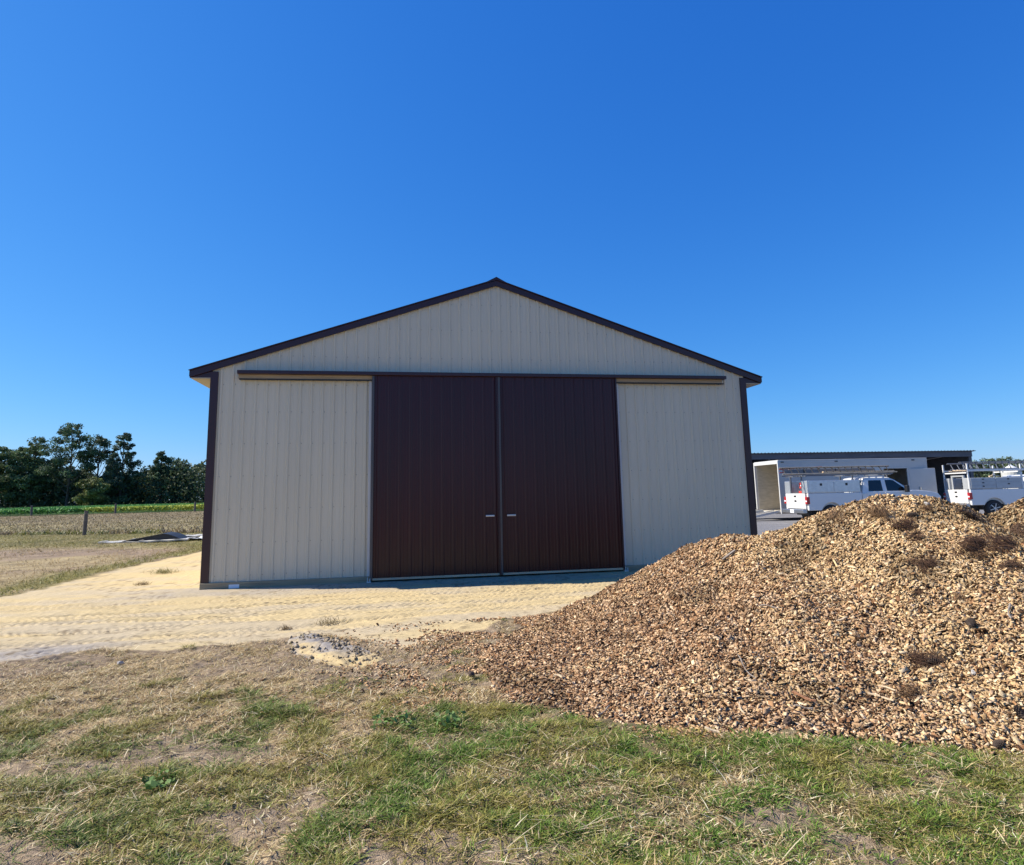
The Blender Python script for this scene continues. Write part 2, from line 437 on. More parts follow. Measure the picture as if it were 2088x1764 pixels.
for k in range(-27, 28):                                        # screw heads beside each rib
    cx = .06 + k*.2075 + .042
    for zz in (.22,.80,1.42,2.03,2.64,3.25,3.78,4.35,4.95,5.5):
        if abs(cx) < HW-.1 and zz < wall_top(cx)-.1:
            j = (random.random()-.5)*.012
            scw.box(cx-.006+j, cx+.006+j, -.007, -.0005, zz-.006+j, zz+.006+j)
fw = w.build("front_wall", MAT['beige'], barn)
tag(scw.build("screw_heads", MAT['screw'], fw), kind='stuff')
def side_wall(xs, sg):
    src = ribbed(0, LEN, .06, lambda x: HE-.08, 0.0)
    mb = MB(); mb.add([(xs + sg*(-v[1]), v[0], v[2]) for v in src.v], src.f)
    return mb.build("side_wall", MAT['beige'], barn)
side_wall(-HW, -1); side_wall(HW, 1)
MB().prism([(-HW,.06),(HW,.06),(HW,HE-.06),(0,5.9),(-HW,HE-.06)], LEN-.02, LEN).build("back_wall", MAT['beige'], barn)
# roof: two ribbed slopes
def roof_slope(sg):
    mb = MB(); vs = []; fs = []; ys = []
    y = -.07
    while y < LEN + .1:
        ys += [(y, 0), (y+.16, 0), (y+.18, .02), (y+.205, .02)]
        y += .2286
    for i, (yy, d) in enumerate(ys):
        vs += [(0, yy, 6.035+d), (sg*5.88, yy, 6.035-SL*5.88+d)]
        if i: a = 2*(i-1); fs.append((a, a+1, a+3, a+2) if sg < 0 else (a, a+2, a+3, a+1))
    n = len(vs); m = len(ys)
    mb.add(vs, fs)
    mb.add([(0,-.06,5.99),(sg*5.86,-.06,5.99-SL*5.86),(sg*5.86,LEN+.1,5.99-SL*5.86),(0,LEN+.1,5.99)], [(0,1,2,3)])
    return mb.build("roof", MAT['trim'], barn)
roof_slope(-1); roof_slope(1)
for sg in (-1, 1):
    # rake trim along the gable edge
    tp = lambda x: 6.062 - SL*x
    mb = MB()
    prof = [(0, tp(0)), (sg*5.90, tp(5.90)), (sg*5.90, tp(5.90)-.125), (sg*5.87, tp(5.87)-.142), (0, tp(0)-.142)]
    mb.prism(prof, -.062, -.030)
    mb.prism([(0, tp(0)+.004), (sg*5.91, tp(5.91)+.004), (sg*5.91, tp(5.91)-.012), (0, tp(0)-.012)], -.085, -.0625)
    mb.build("rake_trim", MAT['trim'], barn)
    mb = MB().box(*sorted((sg*5.90, sg*5.875)), -.029, LEN+.05, 3.90, 4.04); mb.build("eave_fascia", MAT['trim'], barn)
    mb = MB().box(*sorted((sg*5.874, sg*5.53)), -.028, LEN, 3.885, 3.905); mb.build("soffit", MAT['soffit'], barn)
    # closing piece of the eave box at the front
    mb = MB().prism([(sg*5.53, 3.906), (sg*5.873, 3.906), (sg*5.873, 3.91), (sg*5.53, 4.02)], -.027, -.010); mb.build("eave_return", MAT['trim'], barn)
    # corner trim, L shaped
    mb = MB().box(*sorted((sg*5.392, sg*5.53)), -.034, -.0, .10, 4.02)
    mb.box(*sorted((sg*5.502, sg*5.533)), .0005, .15, .10, 3.88)
    mb.build("corner_trim", MAT['trim'], barn)
rc = MB(); rc.prism([(-.22, 6.035-.075+.026), (0, 6.105), (.22, 6.035-.075+.026), (.2, 5.97), (0, 6.04), (-.2, 5.97)], -.09, LEN+.12); rc.build("ridge_cap", MAT['trim'], barn)
# skirt boards
def skirt(x0, x1):
    return MB().box(x0, x1, -.058, -.021, -.14, .105).build("skirt_board", MAT['wood'], barn, bevel=.004)
skirt(-5.53, -2.53); skirt(2.53, 5.53)
lb = MB().box(-5.03, -4.85, -.062, -.0585, -.02, .065).build("paper_label", MAT['label'], barn)
# sliding doors
def door(x0, x1, handle_x):
    z0, z1 = .075, 3.965
    d = ribbed(x0+.02, x1-.02, z0, lambda x: z1, -.12, phase=x0+.10, depth=.014).build("sliding_door", MAT['brown'], barn)
    MB().box(x0+.02, x1-.02, -.117, -.075, z0, z1).build("door_core", MAT['trim'], d)
    MB().box(x0+.01, x1-.01, -.131, -.07, .035, .0745).build("bottom_rail", MAT['board'], d)
    h = MB(); z = 1.178
    h.tube([(handle_x-.085,-.19,z),(handle_x+.085,-.19,z)], .017, 10)
    for s in (-.07,.07): h.tube([(handle_x+s,-.139,z),(handle_x+s,-.19,z)], .012, 8)
    h.build("handle", MAT['white_trim'], d, smooth=False)
    return d
dl = door(-2.49, -.005, -.225); dr = door(.005, 2.49, .20)
MB().box(-2.515, -2.471, -.145, -.07, .04, 3.955).build("edge_trim", MAT['grey_trim'], dl, bevel=.004)
MB().box(-.05, -.016, -.150, -.122, .04, 3.955).build("edge_trim", MAT['trim'], dl, bevel=.003)
MB().box(-.0155, .022, -.156, -.122, .04, 3.955).build("edge_trim", MAT['grey_trim'], dr, bevel=.006)
MB().box(2.471, 2.505, -.145, -.07, .04, 3.955).build("edge_trim", MAT['trim'], dr, bevel=.004)
for sg in (-1, 1):                                              # jambs and floor guides
    MB().box(*sorted((sg*2.525, sg*2.575)), -.05, -.0205, .106, 3.88).build("door_jamb", MAT['white_trim'], barn, bevel=.003)
    g = MB(); x = sg*2.535
    g.box(x-.04, x+.04, -.17, -.06, -.03, .02); g.box(x-.03, x-.015, -.17, -.155, .02, .10); g.box(x+.012, x+.03, -.17, -.155, .02, .08)
    g.build("door_guide", MAT['white_trim'], barn, bevel=.004)
MB().box(-5.02, 4.99, -.185, -.021, 3.962, 4.03).build("track_cover", MAT['trim'], barn, bevel=.005)
MB().box(-5.015, -2.52, -.09, -.0215, 3.885, 3.9615).build("track_board", MAT['trackboard'], barn)
MB().box(2.52, 4.93, -.09, -.0215, 3.885, 3.9615).build("track_board", MAT['trackboard'], barn)
MB().box(-5.0, -2.53, -.094, -.03, 3.862, 3.8845).build("track_shadow_strip", MAT['black'], barn)  # black strips put in for the shadow line under the track boards
MB().box(2.53, 4.97, -.094, -.03, 3.862, 3.8845).build("track_shadow_strip", MAT['black'], barn)

# ------------------------------------------------------------------ wood chip pile
CAMP = np.array(M.translation); RV, UV, FV = np.array(r2), np.array(u2), np.array(fwd)
crest = np.array([[-0.990,-5.700,0.012],[-0.560,-5.200,0.040],[-0.020,-4.550,0.080],[0.291,-4.022,0.081],[0.772,-4.085,0.291],[1.191,-4.295,0.530],[1.699,-4.740,0.868],[1.989,-5.226,1.043],[2.288,-5.591,1.078],[2.453,-5.733,1.154],[2.612,-5.877,1.249],[2.838,-6.086,1.358],[2.982,-6.224,1.426],[3.223,-6.372,1.454],[3.507,-6.527,1.474],[3.645,-6.601,1.466],[3.772,-6.619,1.438],[3.900,-6.633,1.384],[4.028,-6.644,1.315],[4.192,-6.659,1.224],[4.290,-6.706,1.289],[4.388,-6.764,1.359],[4.480,-6.839,1.409],[4.942,-6.929,1.475],[5.646,-7.052,1.490],[7.200,-8.000,0.900],[8.400,-8.300,0.020]])
def resample(P, n, dim):
    d = np.r_[0, np.cumsum(np.linalg.norm(np.diff(P[:, :2], axis=0), axis=1))]; d /= d[-1]
    t = np.linspace(0, 1, n); return np.stack([np.interp(t, d, P[:, k]) for k in range(dim)], 1)
foot_f = np.array([(-1.02,-5.85),(-1.15,-6.4),(-1.12,-7.10),(-.86,-7.68),(-.35,-8.12),(.4,-8.42),(1.1,-8.66),(1.85,-8.95),(2.9,-9.35),(4.4,-9.7),(6.2,-9.9),(8.4,-8.9)])
foot_b = np.array([(-.95,-5.55),(-.5,-4.75),(.35,-3.60),(1.3,-3.0),(2.5,-2.6),(3.4,-2.8),(4.4,-3.2),(5.4,-3.6),(6.6,-4.0),(8.2,-4.6),(9.4,-6.6)])
NS, NV = 230, 130
A, B_, C_ = resample(foot_f, NS, 2), resample(crest, NS, 3), resample(foot_b, NS, 2)
# smooth the skyline a little
PV = np.zeros((NS, 2*NV-1, 3))
for j in range(2*NV-1):
    if j < NV:
        v = j/(NV-1); xy = A*(1-v) + B_[:, :2]*v
        h = (.74*v + .26*np.sin(v*math.pi/2)) * (1 - .12*(1-v)*v*4)
    else:
        v = (2*NV-2-j)/(NV-1); xy = C_*(1-v) + B_[:, :2]*v
        h = v**1.15
    PV[:, j, :2] = xy; PV[:, j, 2] = B_[:, 2]*h
px, py = PV[..., 0].ravel(), PV[..., 1].ravel()
vv = np.abs(np.linspace(-1, 1, 2*NV-1))[None].repeat(NS, 0).ravel()       # 0 at the crest, 1 at the feet
lump = (fbm(px, py, 1.3, 3, 61)-.5)*.30*np.sin(np.pi*np.clip(1-vv, 0, 1)) + (fbm(px, py, 4.5, 3, 62)-.5)*.11*sstep(1, .7, vv) + (fbm(px, py, 14, 2, 63)-.5)*.04
hz = PV[..., 2].ravel() + lump*np.clip(PV[..., 2].ravel()/.25, 0, 1) - .015*sstep(.93, 1, vv)
hz = np.maximum(hz, -.03)
PVs = np.stack([px, py, hz], 1)
pid = np.arange(NS*(2*NV-1)).reshape(NS, 2*NV-1)
PF = np.stack([pid[:-1,:-1], pid[1:,:-1], pid[1:,1:], pid[:-1,1:]], -1).reshape(-1, 4)
pile = empty("wood_chip_pile", (1.5,-7.0,0), 0, "big heap of tan and brown wood chips filling the right foreground", "mulch pile")
off = np.array((1.5,-7.0,0))
def tone(x, y, z):
    """0 = weathered brown, 1 = fresh yellow: fresher towards the top right"""
    t = sstep(.7, 2.9, x - .32*(y+7)) * .74 + sstep(.3, 1.3, z)*.15 + (fbm(x, y, 2.2, 4, 71)-.5)*1.5
    return np.clip(t, 0, 1)
pt = tone(px, py, hz)
pcol = mixc(np.tile(np.array((.040,.022,.013)), (len(px), 1)), (.075,.04,.018), pt)  # near-black bed colour paints in the shade of gaps between chips
np_mesh("heap", PVs - off, PF, MAT['heap'], pile, pcol, True)
pile_bvh = BVHTree.FromPolygons([tuple(v) for v in PVs], [tuple(int(i) for i in f) for f in PF])
def pz(x, y):
    h = pile_bvh.ray_cast(Vector((x, y, 10)), Vector((0,0,-1)))
    return (h[0], h[1]) if h[0] is not None else (Vector((x, y, float(gz(x, y)))), Vector((0,0,1)))

def rot_frames(nrm, tilt, n):
    """random tangent frames round tilted normals"""
    nn = nrm + rng.normal(size=(n, 3))*tilt[:, None]
    nn /= np.linalg.norm(nn, axis=1, keepdims=True)
    a = rng.normal(size=(n, 3)); a -= (a*nn).sum(1, keepdims=True)*nn; a /= np.linalg.norm(a, axis=1, keepdims=True)
    return a, np.cross(nn, a), nn
CUBE_F = np.array([(3,2,1,0),(4,5,6,7),(0,1,5,4),(1,2,6,5),(2,3,7,6),(3,0,4,7)])
CUBE_S = np.array([(-1,-1,-1),(1,-1,-1),(1,1,-1),(-1,1,-1),(-1,-1,1),(1,-1,1),(1,1,1),(-1,1,1)], float)
def chips(P, N, L, W, T, tilt):
    n = len(P); a, b, nn = rot_frames(N, tilt, n)
    S = CUBE_S[None]*np.stack([L, W, T], 1)[:, None, :]*.5
    S = S*(1 + (rng.random((n, 8, 3))-.5)*np.array((.6,.8,.6)))
    pinch = rng.random((n, 1))*.8
    S[..., 1] *= np.where(CUBE_S[None, :, 0] > 0, 1-pinch, 1)
    S[..., 2] += (S[..., 0]/np.maximum(L[:, None], 1e-4))**2 * (rng.random((n, 1))-.5)*L[:, None]*.5
    Vt = P[:, None] + S[..., :1]*a[:, None] + S[..., 1:2]*b[:, None] + S[..., 2:]*nn[:, None]
    Ft = (CUBE_F[None] + (np.arange(n)*8)[:, None, None]).reshape(-1, 4)
    return Vt.reshape(-1, 3), Ft
def damp(x, y):
    return 1 - .38*sstep(.56, .66, fbm(x, y, 2.0, 5, 75) + .10*(rng.random(len(x))-.5))
def chip_colors(t, dampf=None):
    n = len(t); k = rng.random(n)
    old = np.array([(.52,.325,.175),(.26,.135,.065),(.68,.49,.30),(.050,.027,.016),(.40,.26,.15)])
    new = np.array([(.63,.435,.225),(.50,.32,.155),(.73,.55,.325),(.085,.045,.022),(.38,.21,.10)])
    i = np.searchsorted(np.array((.36,.60,.78,.90,1.0)), k); j = np.searchsorted(np.array((.40,.65,.84,.93,1.0)), k)
    i = np.clip(i, 0, 4); j = np.clip(j, 0, 4)
    col = np.where((rng.random(n) < t)[:, None], new[j], old[i])
    return col*(.65 + .6*rng.random((n, 1)))*(1 if dampf is None else dampf[:, None])
# sample the visible side and the crest
tri = np.concatenate([PF[:, (0,1,2)], PF[:, (0,2,3)]])
ta, tb, tc_ = PVs[tri[:, 0]], PVs[tri[:, 1]], PVs[tri[:, 2]]
cr = np.cross(tb-ta, tc_-ta); ar = np.linalg.norm(cr, axis=1)/2
jcol = (tri[:, 0] % (2*NV-1))
wgt = ar * np.where(jcol < NV+10, 1.0, .18) * np.where(ta[:, 0] > 5.6, .15, 1.0) * sstep(-.03, .02, ta[:, 2]+.02)
NCH = 235000
pick = rng.choice(len(tri), NCH, p=wgt/wgt.sum())
u = rng.random((NCH, 1)); v = rng.random((NCH, 1)); sw = (u+v) > 1; u = np.where(sw, 1-u, u); v = np.where(sw, 1-v, v)
cp_ = ta[pick] + u*(tb[pick]-ta[pick]) + v*(tc_[pick]-ta[pick])
cn = cr[pick]/np.maximum(np.linalg.norm(cr[pick], axis=1, keepdims=True), 1e-9); cn *= np.sign(cn[:, 2:])
L = np.clip(np.exp(rng.normal(math.log(.0225), .45, NCH)), .009, .085); Wd = np.minimum(L*(.32+.48*rng.random(NCH)), .030); T = .0014 + .0022*rng.random(NCH)
cp_ = cp_ + cn*(-.003 + .017*rng.random((NCH, 1)))
cv, cf = chips(cp_, cn, L, Wd, T, .14+.50*rng.random(NCH)**1.4)
tch = tone(cp_[:, 0], cp_[:, 1], cp_[:, 2])
ccol = chip_colors(tch, damp(cp_[:, 0], cp_[:, 1]))
tag(np_mesh("chip_layer", cv - off, cf, MAT['chip'], pile, np.repeat(ccol, 8, 0)), kind='stuff')
# thin spill of chips over the bare soil round the foot
sp_ = []
while len(sp_) < 14000:
    q = rng.random((6000, 2))*np.array((6.0, 5.2)) + np.array((-3.6,-9.2))
    dd = np.min(np.hypot(q[:, None, 0]-A[None, ::4, 0], q[:, None, 1]-A[None, ::4, 1]), 1)
    db = np.min(np.hypot(q[:, None, 0]-C_[None, :90:4, 0], q[:, None, 1]-C_[None, :90:4, 1]), 1)
    left = (q[:, 0] < .2) & (q[:, 1] > -7.3)
    p = np.where(left, np.exp(-np.minimum(dd, db)/.45), np.exp(-np.minimum(dd, db)/.07)*.9) * (fbm(q[:, 0], q[:, 1], 3, 2, 81) > .42)
    sp_ += list(q[rng.random(6000) < p])
sp_ = np.array(sp_[:14000]); spz = gz(sp_[:, 0], sp_[:, 1])
n = len(sp_)
L = np.clip(np.exp(rng.normal(math.log(.022), .4, n)), .008, .05)
sv, sf = chips(np.c_[sp_, spz+.005], np.tile((0,0,1.), (n, 1)), L, L*(.35+.4*rng.random(n)), .004+.005*rng.random(n), .15+.3*rng.random(n))
tag(np_mesh("scattered_chips", sv, sf, MAT['chip'], None, np.repeat(chip_colors(np.zeros(n)), 8, 0)),
    "thin scatter of brown chips on the bare soil round the heap's foot", "wood chips", kind='stuff')

# ------------------------------------------------------------------ odd things lying on the chip pile
def strands(n, spread, length, width, lift, col, droop=.5, dirv=None):
    """thin curved strips in local coordinates"""
    sub = rng.normal(size=(4, 2))*spread*.9; sub[0] = 0
    base = np.c_[sub[rng.choice(4, n, p=(.4,.25,.2,.15))] + rng.normal(size=(n, 2))*spread*np.array((.75,.45)), np.abs(rng.normal(size=n))*lift]
    az = rng.random(n)*2*np.pi if dirv is None else dirv + rng.normal(size=n)*.55
    el = (rng.random(n)-.35)*1.1
    l = length*(.6+.8*rng.random(n))
    d = np.c_[np.cos(az)*np.cos(el), np.sin(az)*np.cos(el), np.sin(el)]
    side = np.c_[-np.sin(az), np.cos(az), np.zeros(n)]
    V_ = []
    for k, t in enumerate((0, .5, 1.0)):
        p = base + d*(l*t)[:, None] + np.c_[np.zeros((n, 2)), -droop*l*t*t]
        p = p + side*(np.sin(t*3)*l*.12*rng.normal(size=n))[:, None]
        wv = width*(1-.6*t)
        V_ += [p - side*wv/2, p + side*wv/2]
    V_ = np.stack(V_, 1).reshape(-1, 3)
    f = np.array([(0,1,3,2),(2,3,5,4)])
    F_ = (f[None] + (np.arange(n)*6)[:, None, None]).reshape(-1, 4)
    cc = np.asarray(col)[None]*(.25+1.3*rng.random((n, 1))**1.5)
    return V_, F_, np.repeat(cc, 6, 0)
def orient(o, p, nrm, rz=0):
    q = Vector((0,0,1)).rotation_difference(nrm); o.rotation_mode = 'QUATERNION'
    o.rotation_quaternion = q @ Matrix.Rotation(rz, 3, 'Z').to_quaternion(); o.location = p

# ------------------------------------------------------------------ vehicles
def arch_profile(xc, zc, r, n=14, z0=.5):
    a0 = math.asin((z0-zc)/r)
    return [(xc - r*math.cos(a0 + (math.pi-2*a0)*i/n), zc + r*math.sin(a0 + (math.pi-2*a0)*i/n)) for i in range(n+1)]
def wheel(parent, x, y, r=.41, w=.27, side=-1):
    wo = bpy.data.objects.new("wheel", None); COL.objects.link(wo); wo.parent = parent; wo.empty_display_size = .1
    MB().lathe_y([(r*.62,-w/2),(r*.9,-w/2),(r*.98,-w*.38),(r,-w*.2),(r,w*.2),(r*.98,w*.38),(r*.9,w/2),(r*.62,w/2)], (x,y,r), 28).build("tyre", MAT['rubber'], wo, smooth=False)
    rm = MB(); ys = side*w/2
    rm.lathe_y([(r*.63,ys-side*.01),(r*.60,ys+side*.004),(r*.55,ys-side*.03)], (x,y,r), 28)
    rm.lathe_y([(r*.16,ys-side*.05),(r*.16,ys-side*.005),(r*.10,ys+side*.01)], (x,y,r), 14)
    for k in range(6):
        t = k*math.pi/3+.3
        rm.beam((x+r*.12*math.cos(t), y+ys-side*.025, r+r*.12*math.sin(t)), (x+r*.58*math.cos(t), y+ys-side*.025, r+r*.58*math.sin(t)), .035, .085, (0,1,0) if abs(math.sin(t)) < 2 else (0,0,1))
    rm.build("rim", MAT['rim'], wo)
    return wo
def truck(loc, phi, label, group):
    t = empty("pickup_truck", loc, phi, label, "pickup truck", group)
    WW = 1.95
    b = MB()
    b.prism([(.05,.62),(.05,1.02),(2.56,1.02),(2.56,.62)], .14, 1.81)                           # bed floor
    for y0, y1 in ((0,.13),(1.82,1.95)):                                                       # bed sides
        prof = [(.06,.58)] + arch_profile(1.12,.43,.49,14,.58) + [(2.55,.58),(2.55,1.33),(.06,1.33)]
        b.prism(prof, y0, y1)
    cabp = [(2.58,.50),(4.76,.50)] + arch_profile(5.27,.43,.50,14,.55) + [(6.20,.58),(6.24,.80),(6.22,1.08),(6.12,1.22),(5.75,1.32),(5.2,1.375),(4.92,1.39),(4.6,1.31),(2.58,1.31)]
    b.prism(cabp, .015, 1.935)
    body = b.build("body", MAT['white'], t, bevel=.022)
    # greenhouse
    lv = [(1.30, 2.60, 5.0, .03), (1.42, 2.63, 4.84, .055), (1.86, 2.78, 4.22, .15), (1.955, 2.86, 4.03, .21), (2.0, 3.05, 3.85, .34)]
    vs = []; fs = []
    for z, xa, xb, iy in lv: vs += [(xa,iy,z),(xb,iy,z),(xb,WW-iy,z),(xa,WW-iy,z)]
    for k in range(len(lv)-1):
        a = 4*k
        for i in range(4): fs.append((a+i, a+(i+1)%4, a+4+(i+1)%4, a+4+i))
    fs.append((16,17,18,19))
    MB().add(vs, fs).build("cab", MAT['white'], t, bevel=.03)
    # doors with windows
    for far in (0, 1):
        sgn = -1 if not far else 1; yb = 0.015 if not far else WW-.015
        def yz(z): o = .055 + (z-1.42)*(.15-.055)/.44; return (o-.006) if not far else WW-o+.006
        for (xa, xb, kind) in ((2.80,3.63,'r'),(3.66,4.72,'f')):
            d = MB().box(xa, xb, *sorted((yb, yb+sgn*.012)), .60, 1.335).build("door", MAT['white'], t, bevel=.008)
            MB().box(xa+.06, xa+.24, *sorted((yb+sgn*.012, yb+sgn*.04)), 1.12, 1.17).build("handle", MAT['black'], d, bevel=.006)
            wp = [(2.90,1.37),(3.57,1.37),(3.57,1.85),(2.99,1.85)] if kind == 'r' else [(3.76,1.37),(4.70,1.37),(4.60,1.47),(4.16,1.83),(4.06,1.855),(3.76,1.855)]
            vs = [(x, yz(z), z) for x, z in wp] + [(x, yz(z)-sgn*.02, z) for x, z in wp]; m = len(wp)
            MB().add(vs, [tuple(range(m)), tuple(range(2*m-1, m-1, -1))] + [(i, i+m, (i+1)%m+m, (i+1)%m) for i in range(m)]).build("window", MAT['glass'], d)
        # mirror
        MB().box(4.50, 4.64, *sorted((yb+sgn*.06, yb+sgn*.24)), 1.30, 1.60).build("mirror", MAT['black'], t, bevel=.03)
    # body-coloured belt moulding along the door tops
    MB().box(2.62, 4.74, -.002, .0145, 1.225, 1.262).build("side_moulding", MAT['white'], t, bevel=.004)
    for nm, za, zb in (("windshield",1.45,1.84),):
        def xf(z): return 4.84 + (z-1.42)*(4.22-4.84)/.44 + .008
        vs = [(xf(za),.16,za),(xf(za),1.79,za),(xf(zb),1.72,zb),(xf(zb),.23,zb)]; vs += [(x-.02,y,z) for x, y, z in vs]
        MB().add(vs, [(0,1,2,3),(7,6,5,4),(0,4,5,1),(1,5,6,2),(2,6,7,3),(3,7,4,0)]).build(nm, MAT['glass'], t)
    def xr(z): return 2.63 + (z-1.42)*(2.78-2.63)/.44 - .006
    vs = [(xr(1.47),.25,1.47),(xr(1.47),1.70,1.47),(xr(1.83),1.64,1.83),(xr(1.83),.31,1.83)]; vs += [(x+.02,y,z) for x, y, z in vs]
    MB().add(vs, [(3,2,1,0),(4,5,6,7),(1,5,4,0),(2,6,5,1),(3,7,6,2),(0,4,7,3)]).build("rear_window", MAT['glass'], t)
    tg = MB().box(-.005, .055, .15, 1.80, .66, 1.33).build("tailgate", MAT['white'], t, bevel=.015)
    MB().box(-.02, -.0055, .88, 1.06, 1.17, 1.24).build("handle", MAT['black'], tg, bevel=.006)
    em = MB(); em.v = []; 
    for k in range(18): em.v.append((-.012, .97+.10*math.cos(k*math.pi/9), .99+.043*math.sin(k*math.pi/9)))
    for k in range(18): em.v.append((-.0055, .97+.10*math.cos(k*math.pi/9), .99+.043*math.sin(k*math.pi/9)))
    em.f = [tuple(range(17,-1,-1))] + [(k, (k+1)%18, (k+1)%18+18, k+18) for k in range(18)]
    em.build("emblem", MAT['black'], tg)
    for y0, y1 in ((-.012,.149),(1.801,1.962)):
        MB().box(-.02, .13, y0, y1, .86, 1.18).build("tail_light", MAT['red'], t, bevel=.02)
        MB().box(-.023, .10, y0+.01, y1-.01, .955, 1.02).build("reversing_lens", MAT['label'], t, bevel=.005)
    bm_ = MB().box(-.20, .0, .05, 1.90, .46, .63).build("rear_bumper", MAT['chrome'], t, bevel=.03)
    MB().box(-.215, -.2005, .80, 1.12, .47, .62).build("number_plate", MAT['label'], t)
    MB().box(6.24, 6.36, .06, 1.89, .48, .74).build("front_bumper", MAT['chrome'], t, bevel=.04)
    MB().box(6.225, 6.27, .48, 1.47, .78, 1.12).build("grille", MAT['chrome'], t, bevel=.01)
    for y0 in (.05, 1.50): MB().box(6.20, 6.262, y0, y0+.40, .82, 1.10).build("headlight", MAT['label'], t, bevel=.02)
    for x in (1.12, 5.27):
        wheel(t, x, .155, side=-1); wheel(t, x, 1.795, side=1)
    for xc in (1.12, 5.27):                                                                   # dark liners inside the arches
        MB().box(xc-.46, xc+.46, .16, 1.79, .35, .88).build("wheel_well", MAT['dark'], t)
    MB().box(.3, 6.0, .45, 1.5, .36, .60).build("chassis", MAT['dark'], t)
    return t
def toolbox_side(t, y0, y1, mat, drawers=False, name="tool_box"):
    tb_ = MB().prism([(.06,1.345),(2.50,1.345),(2.50,1.885),(.06,1.885)], y0, y1).build(name, mat, t, bevel=.015)
    lids = [(.13,1.25),(1.29,2.44)]
    yf = y0
    for i, (xa, xb) in enumerate(lids):
        if drawers and i == 0: rows = [(1.37,1.52),(1.535,1.69),(1.705,1.86)]
        elif drawers: rows = [(1.37,1.66),(1.675,1.86)]
        else: rows = [(1.385,1.855)]
        for za, zb in rows:
            l = MB().box(xa, xb, yf-.014, yf-.0005, za, zb).build("lid", mat, tb_, bevel=.004)
            hz_ = (za+zb)/2 + (zb-za)*.18; xm = (xa+xb)/2
            MB().box(xm-.05, xm+.05, yf-.028, yf-.0145, hz_-.05 if not drawers else hz_-.025, hz_+.055 if not drawers else hz_+.025).build("latch", MAT['black'], l, bevel=.008)
    return tb_
def ladder(name, p0, p1, width, lean, mat, label, group, rung_every=.31, thick=.035, deep=.075):
    """rails between p0 and p1 (world), lying on edge"""
    p0, p1 = Vector(p0), Vector(p1); o = empty(name, p0, 0, label, "ladder", group)
    d = (p1-p0); ln = d.length; d.normalize()
    sd = d.cross(Vector((0,0,1))).normalized(); upd = (Vector((0,0,1))*math.cos(lean) + sd*math.sin(lean)).normalized(); nd = d.cross(upd)
    for k in (0, 1):
        a = upd*width*k
        MB().beam(a, a + d*ln, thick, deep, nd).build("rail", mat, o, bevel=.004)
    n = int(ln/rung_every)
    for i in range(n):
        q = d*((i+.5)*ln/n)
        MB().tube([q + upd*.01, q + upd*(width-.01)], .019, 8).build("rung", MAT['rubber'] if mat is MAT['fibre'] else mat, o)
    return o

T1P, T1A = Vector((15.55,12.51,0)), -.10
T2P, T2A = Vector((24.9,13.5,0)), -.225
def w1(x, y, z): c_, s_ = math.cos(T1A), math.sin(T1A); return Vector((T1P.x+x*c_-y*s_, T1P.y+x*s_+y*c_, z))
def w2(x, y, z): c_, s_ = math.cos(T2A), math.sin(T2A); return Vector((T2P.x+x*c_-y*s_, T2P.y+x*s_+y*c_, z))
t1 = truck(T1P, T1A, "white pickup truck with aluminium tool boxes and ladders, just right of the barn", "white work trucks")
toolbox_side(t1, -.0, .45, MAT['alu'])
toolbox_side(t1, 1.50, 1.95, MAT['alu'])
rk = MB()
for x in (.10, 2.50):
    for y in (.50, 1.44): rk.beam((x,y,1.03), (x,y,2.08), .05, .05, (1,0,0))
    rk.beam((x,.05,2.10), (x,1.90,2.10), .05, .05)
for y in (.10, 1.85): rk.beam((-.1,y,2.135), (4.15,y,2.135), .045, .04)
rk.beam((4.0,.05,2.10), (4.0,1.90,2.10), .05, .05)
for y in (.30, 1.65): rk.beam((4.0,y,1.955), (4.0,y,2.075), .05, .05, (1,0,0))
rk.build("ladder_rack", MAT['greyladder'], t1)
gl = "ladders on the truck racks"
ladder("extension_ladder", w1(-.85,.32,2.19), w1(4.25,.20,2.19), .40, -.75, MAT['fibre'], "long pale extension ladder on the near edge of the rack, tool-box truck", gl)
ladder("extension_ladder", w1(-.35,.95,2.19), w1(3.4,.95,2.19), .38, -.65, MAT['fibre'], "shorter pale ladder lying behind the longest one on the rack, tool-box truck", gl)
ladder("extension_ladder", w1(-.25,1.72,2.30), w1(1.85,1.72,2.40), .16, -.2, MAT['rustred'], "short red ladder on the far side of the rack above the pale ladders", gl)
pk = empty("plank", w1(1.2,.75,2.20), T1A, "tan wooden plank sticking forward over the truck cab from the rack", "plank")
MB().box(0, 3.55, -.14, .14, 0, .05).build("plank_top", MAT['board'], pk, bevel=.004)
MB().box(.02, 3.4, -.16, .10, .0515, .095).build("plank_layer", MAT['board'], pk, bevel=.004)
gb_ = empty("board_backing", w1(-.55,.72,2.16), T1A, "added grey boards on edge, darkening the gaps behind the pale ladders on the first truck's rack", "boards")  # added backing so the gaps between the ladder rungs look grey
MB().box(0,4.3,0,.04,0,.235).build("board_face", MAT['greyladder'], gb_, bevel=.004)
MB().box(.25,3.9,.05,.09,0,.26).build("board_back", MAT['oldwood'], gb_, bevel=.004)
for k_ in (.9,2.4,3.6): MB().box(k_,k_+.05,-.004,.094,-.004,.262).build("strap", MAT['black'], gb_)
gc = empty("fuel_can", w1(.30,.75,1.021), T1A, "stacked red plastic fuel can behind the tailgate between the tool boxes", "fuel can")
MB().box(-.14,.14,-.20,.20,0,.42).build("can", MAT['redp'], gc, bevel=.03)
MB().tube([(-.02,-.12,.43),(-.02,-.12,.50),(-.02,.12,.50),(-.02,.12,.43)], .02, 8).build("handle", MAT['redp'], gc)
gc2 = empty("tool_case", w1(.32,.76,1.55), T1A, "bright red case standing on top of the fuel can in the truck bed", "case")
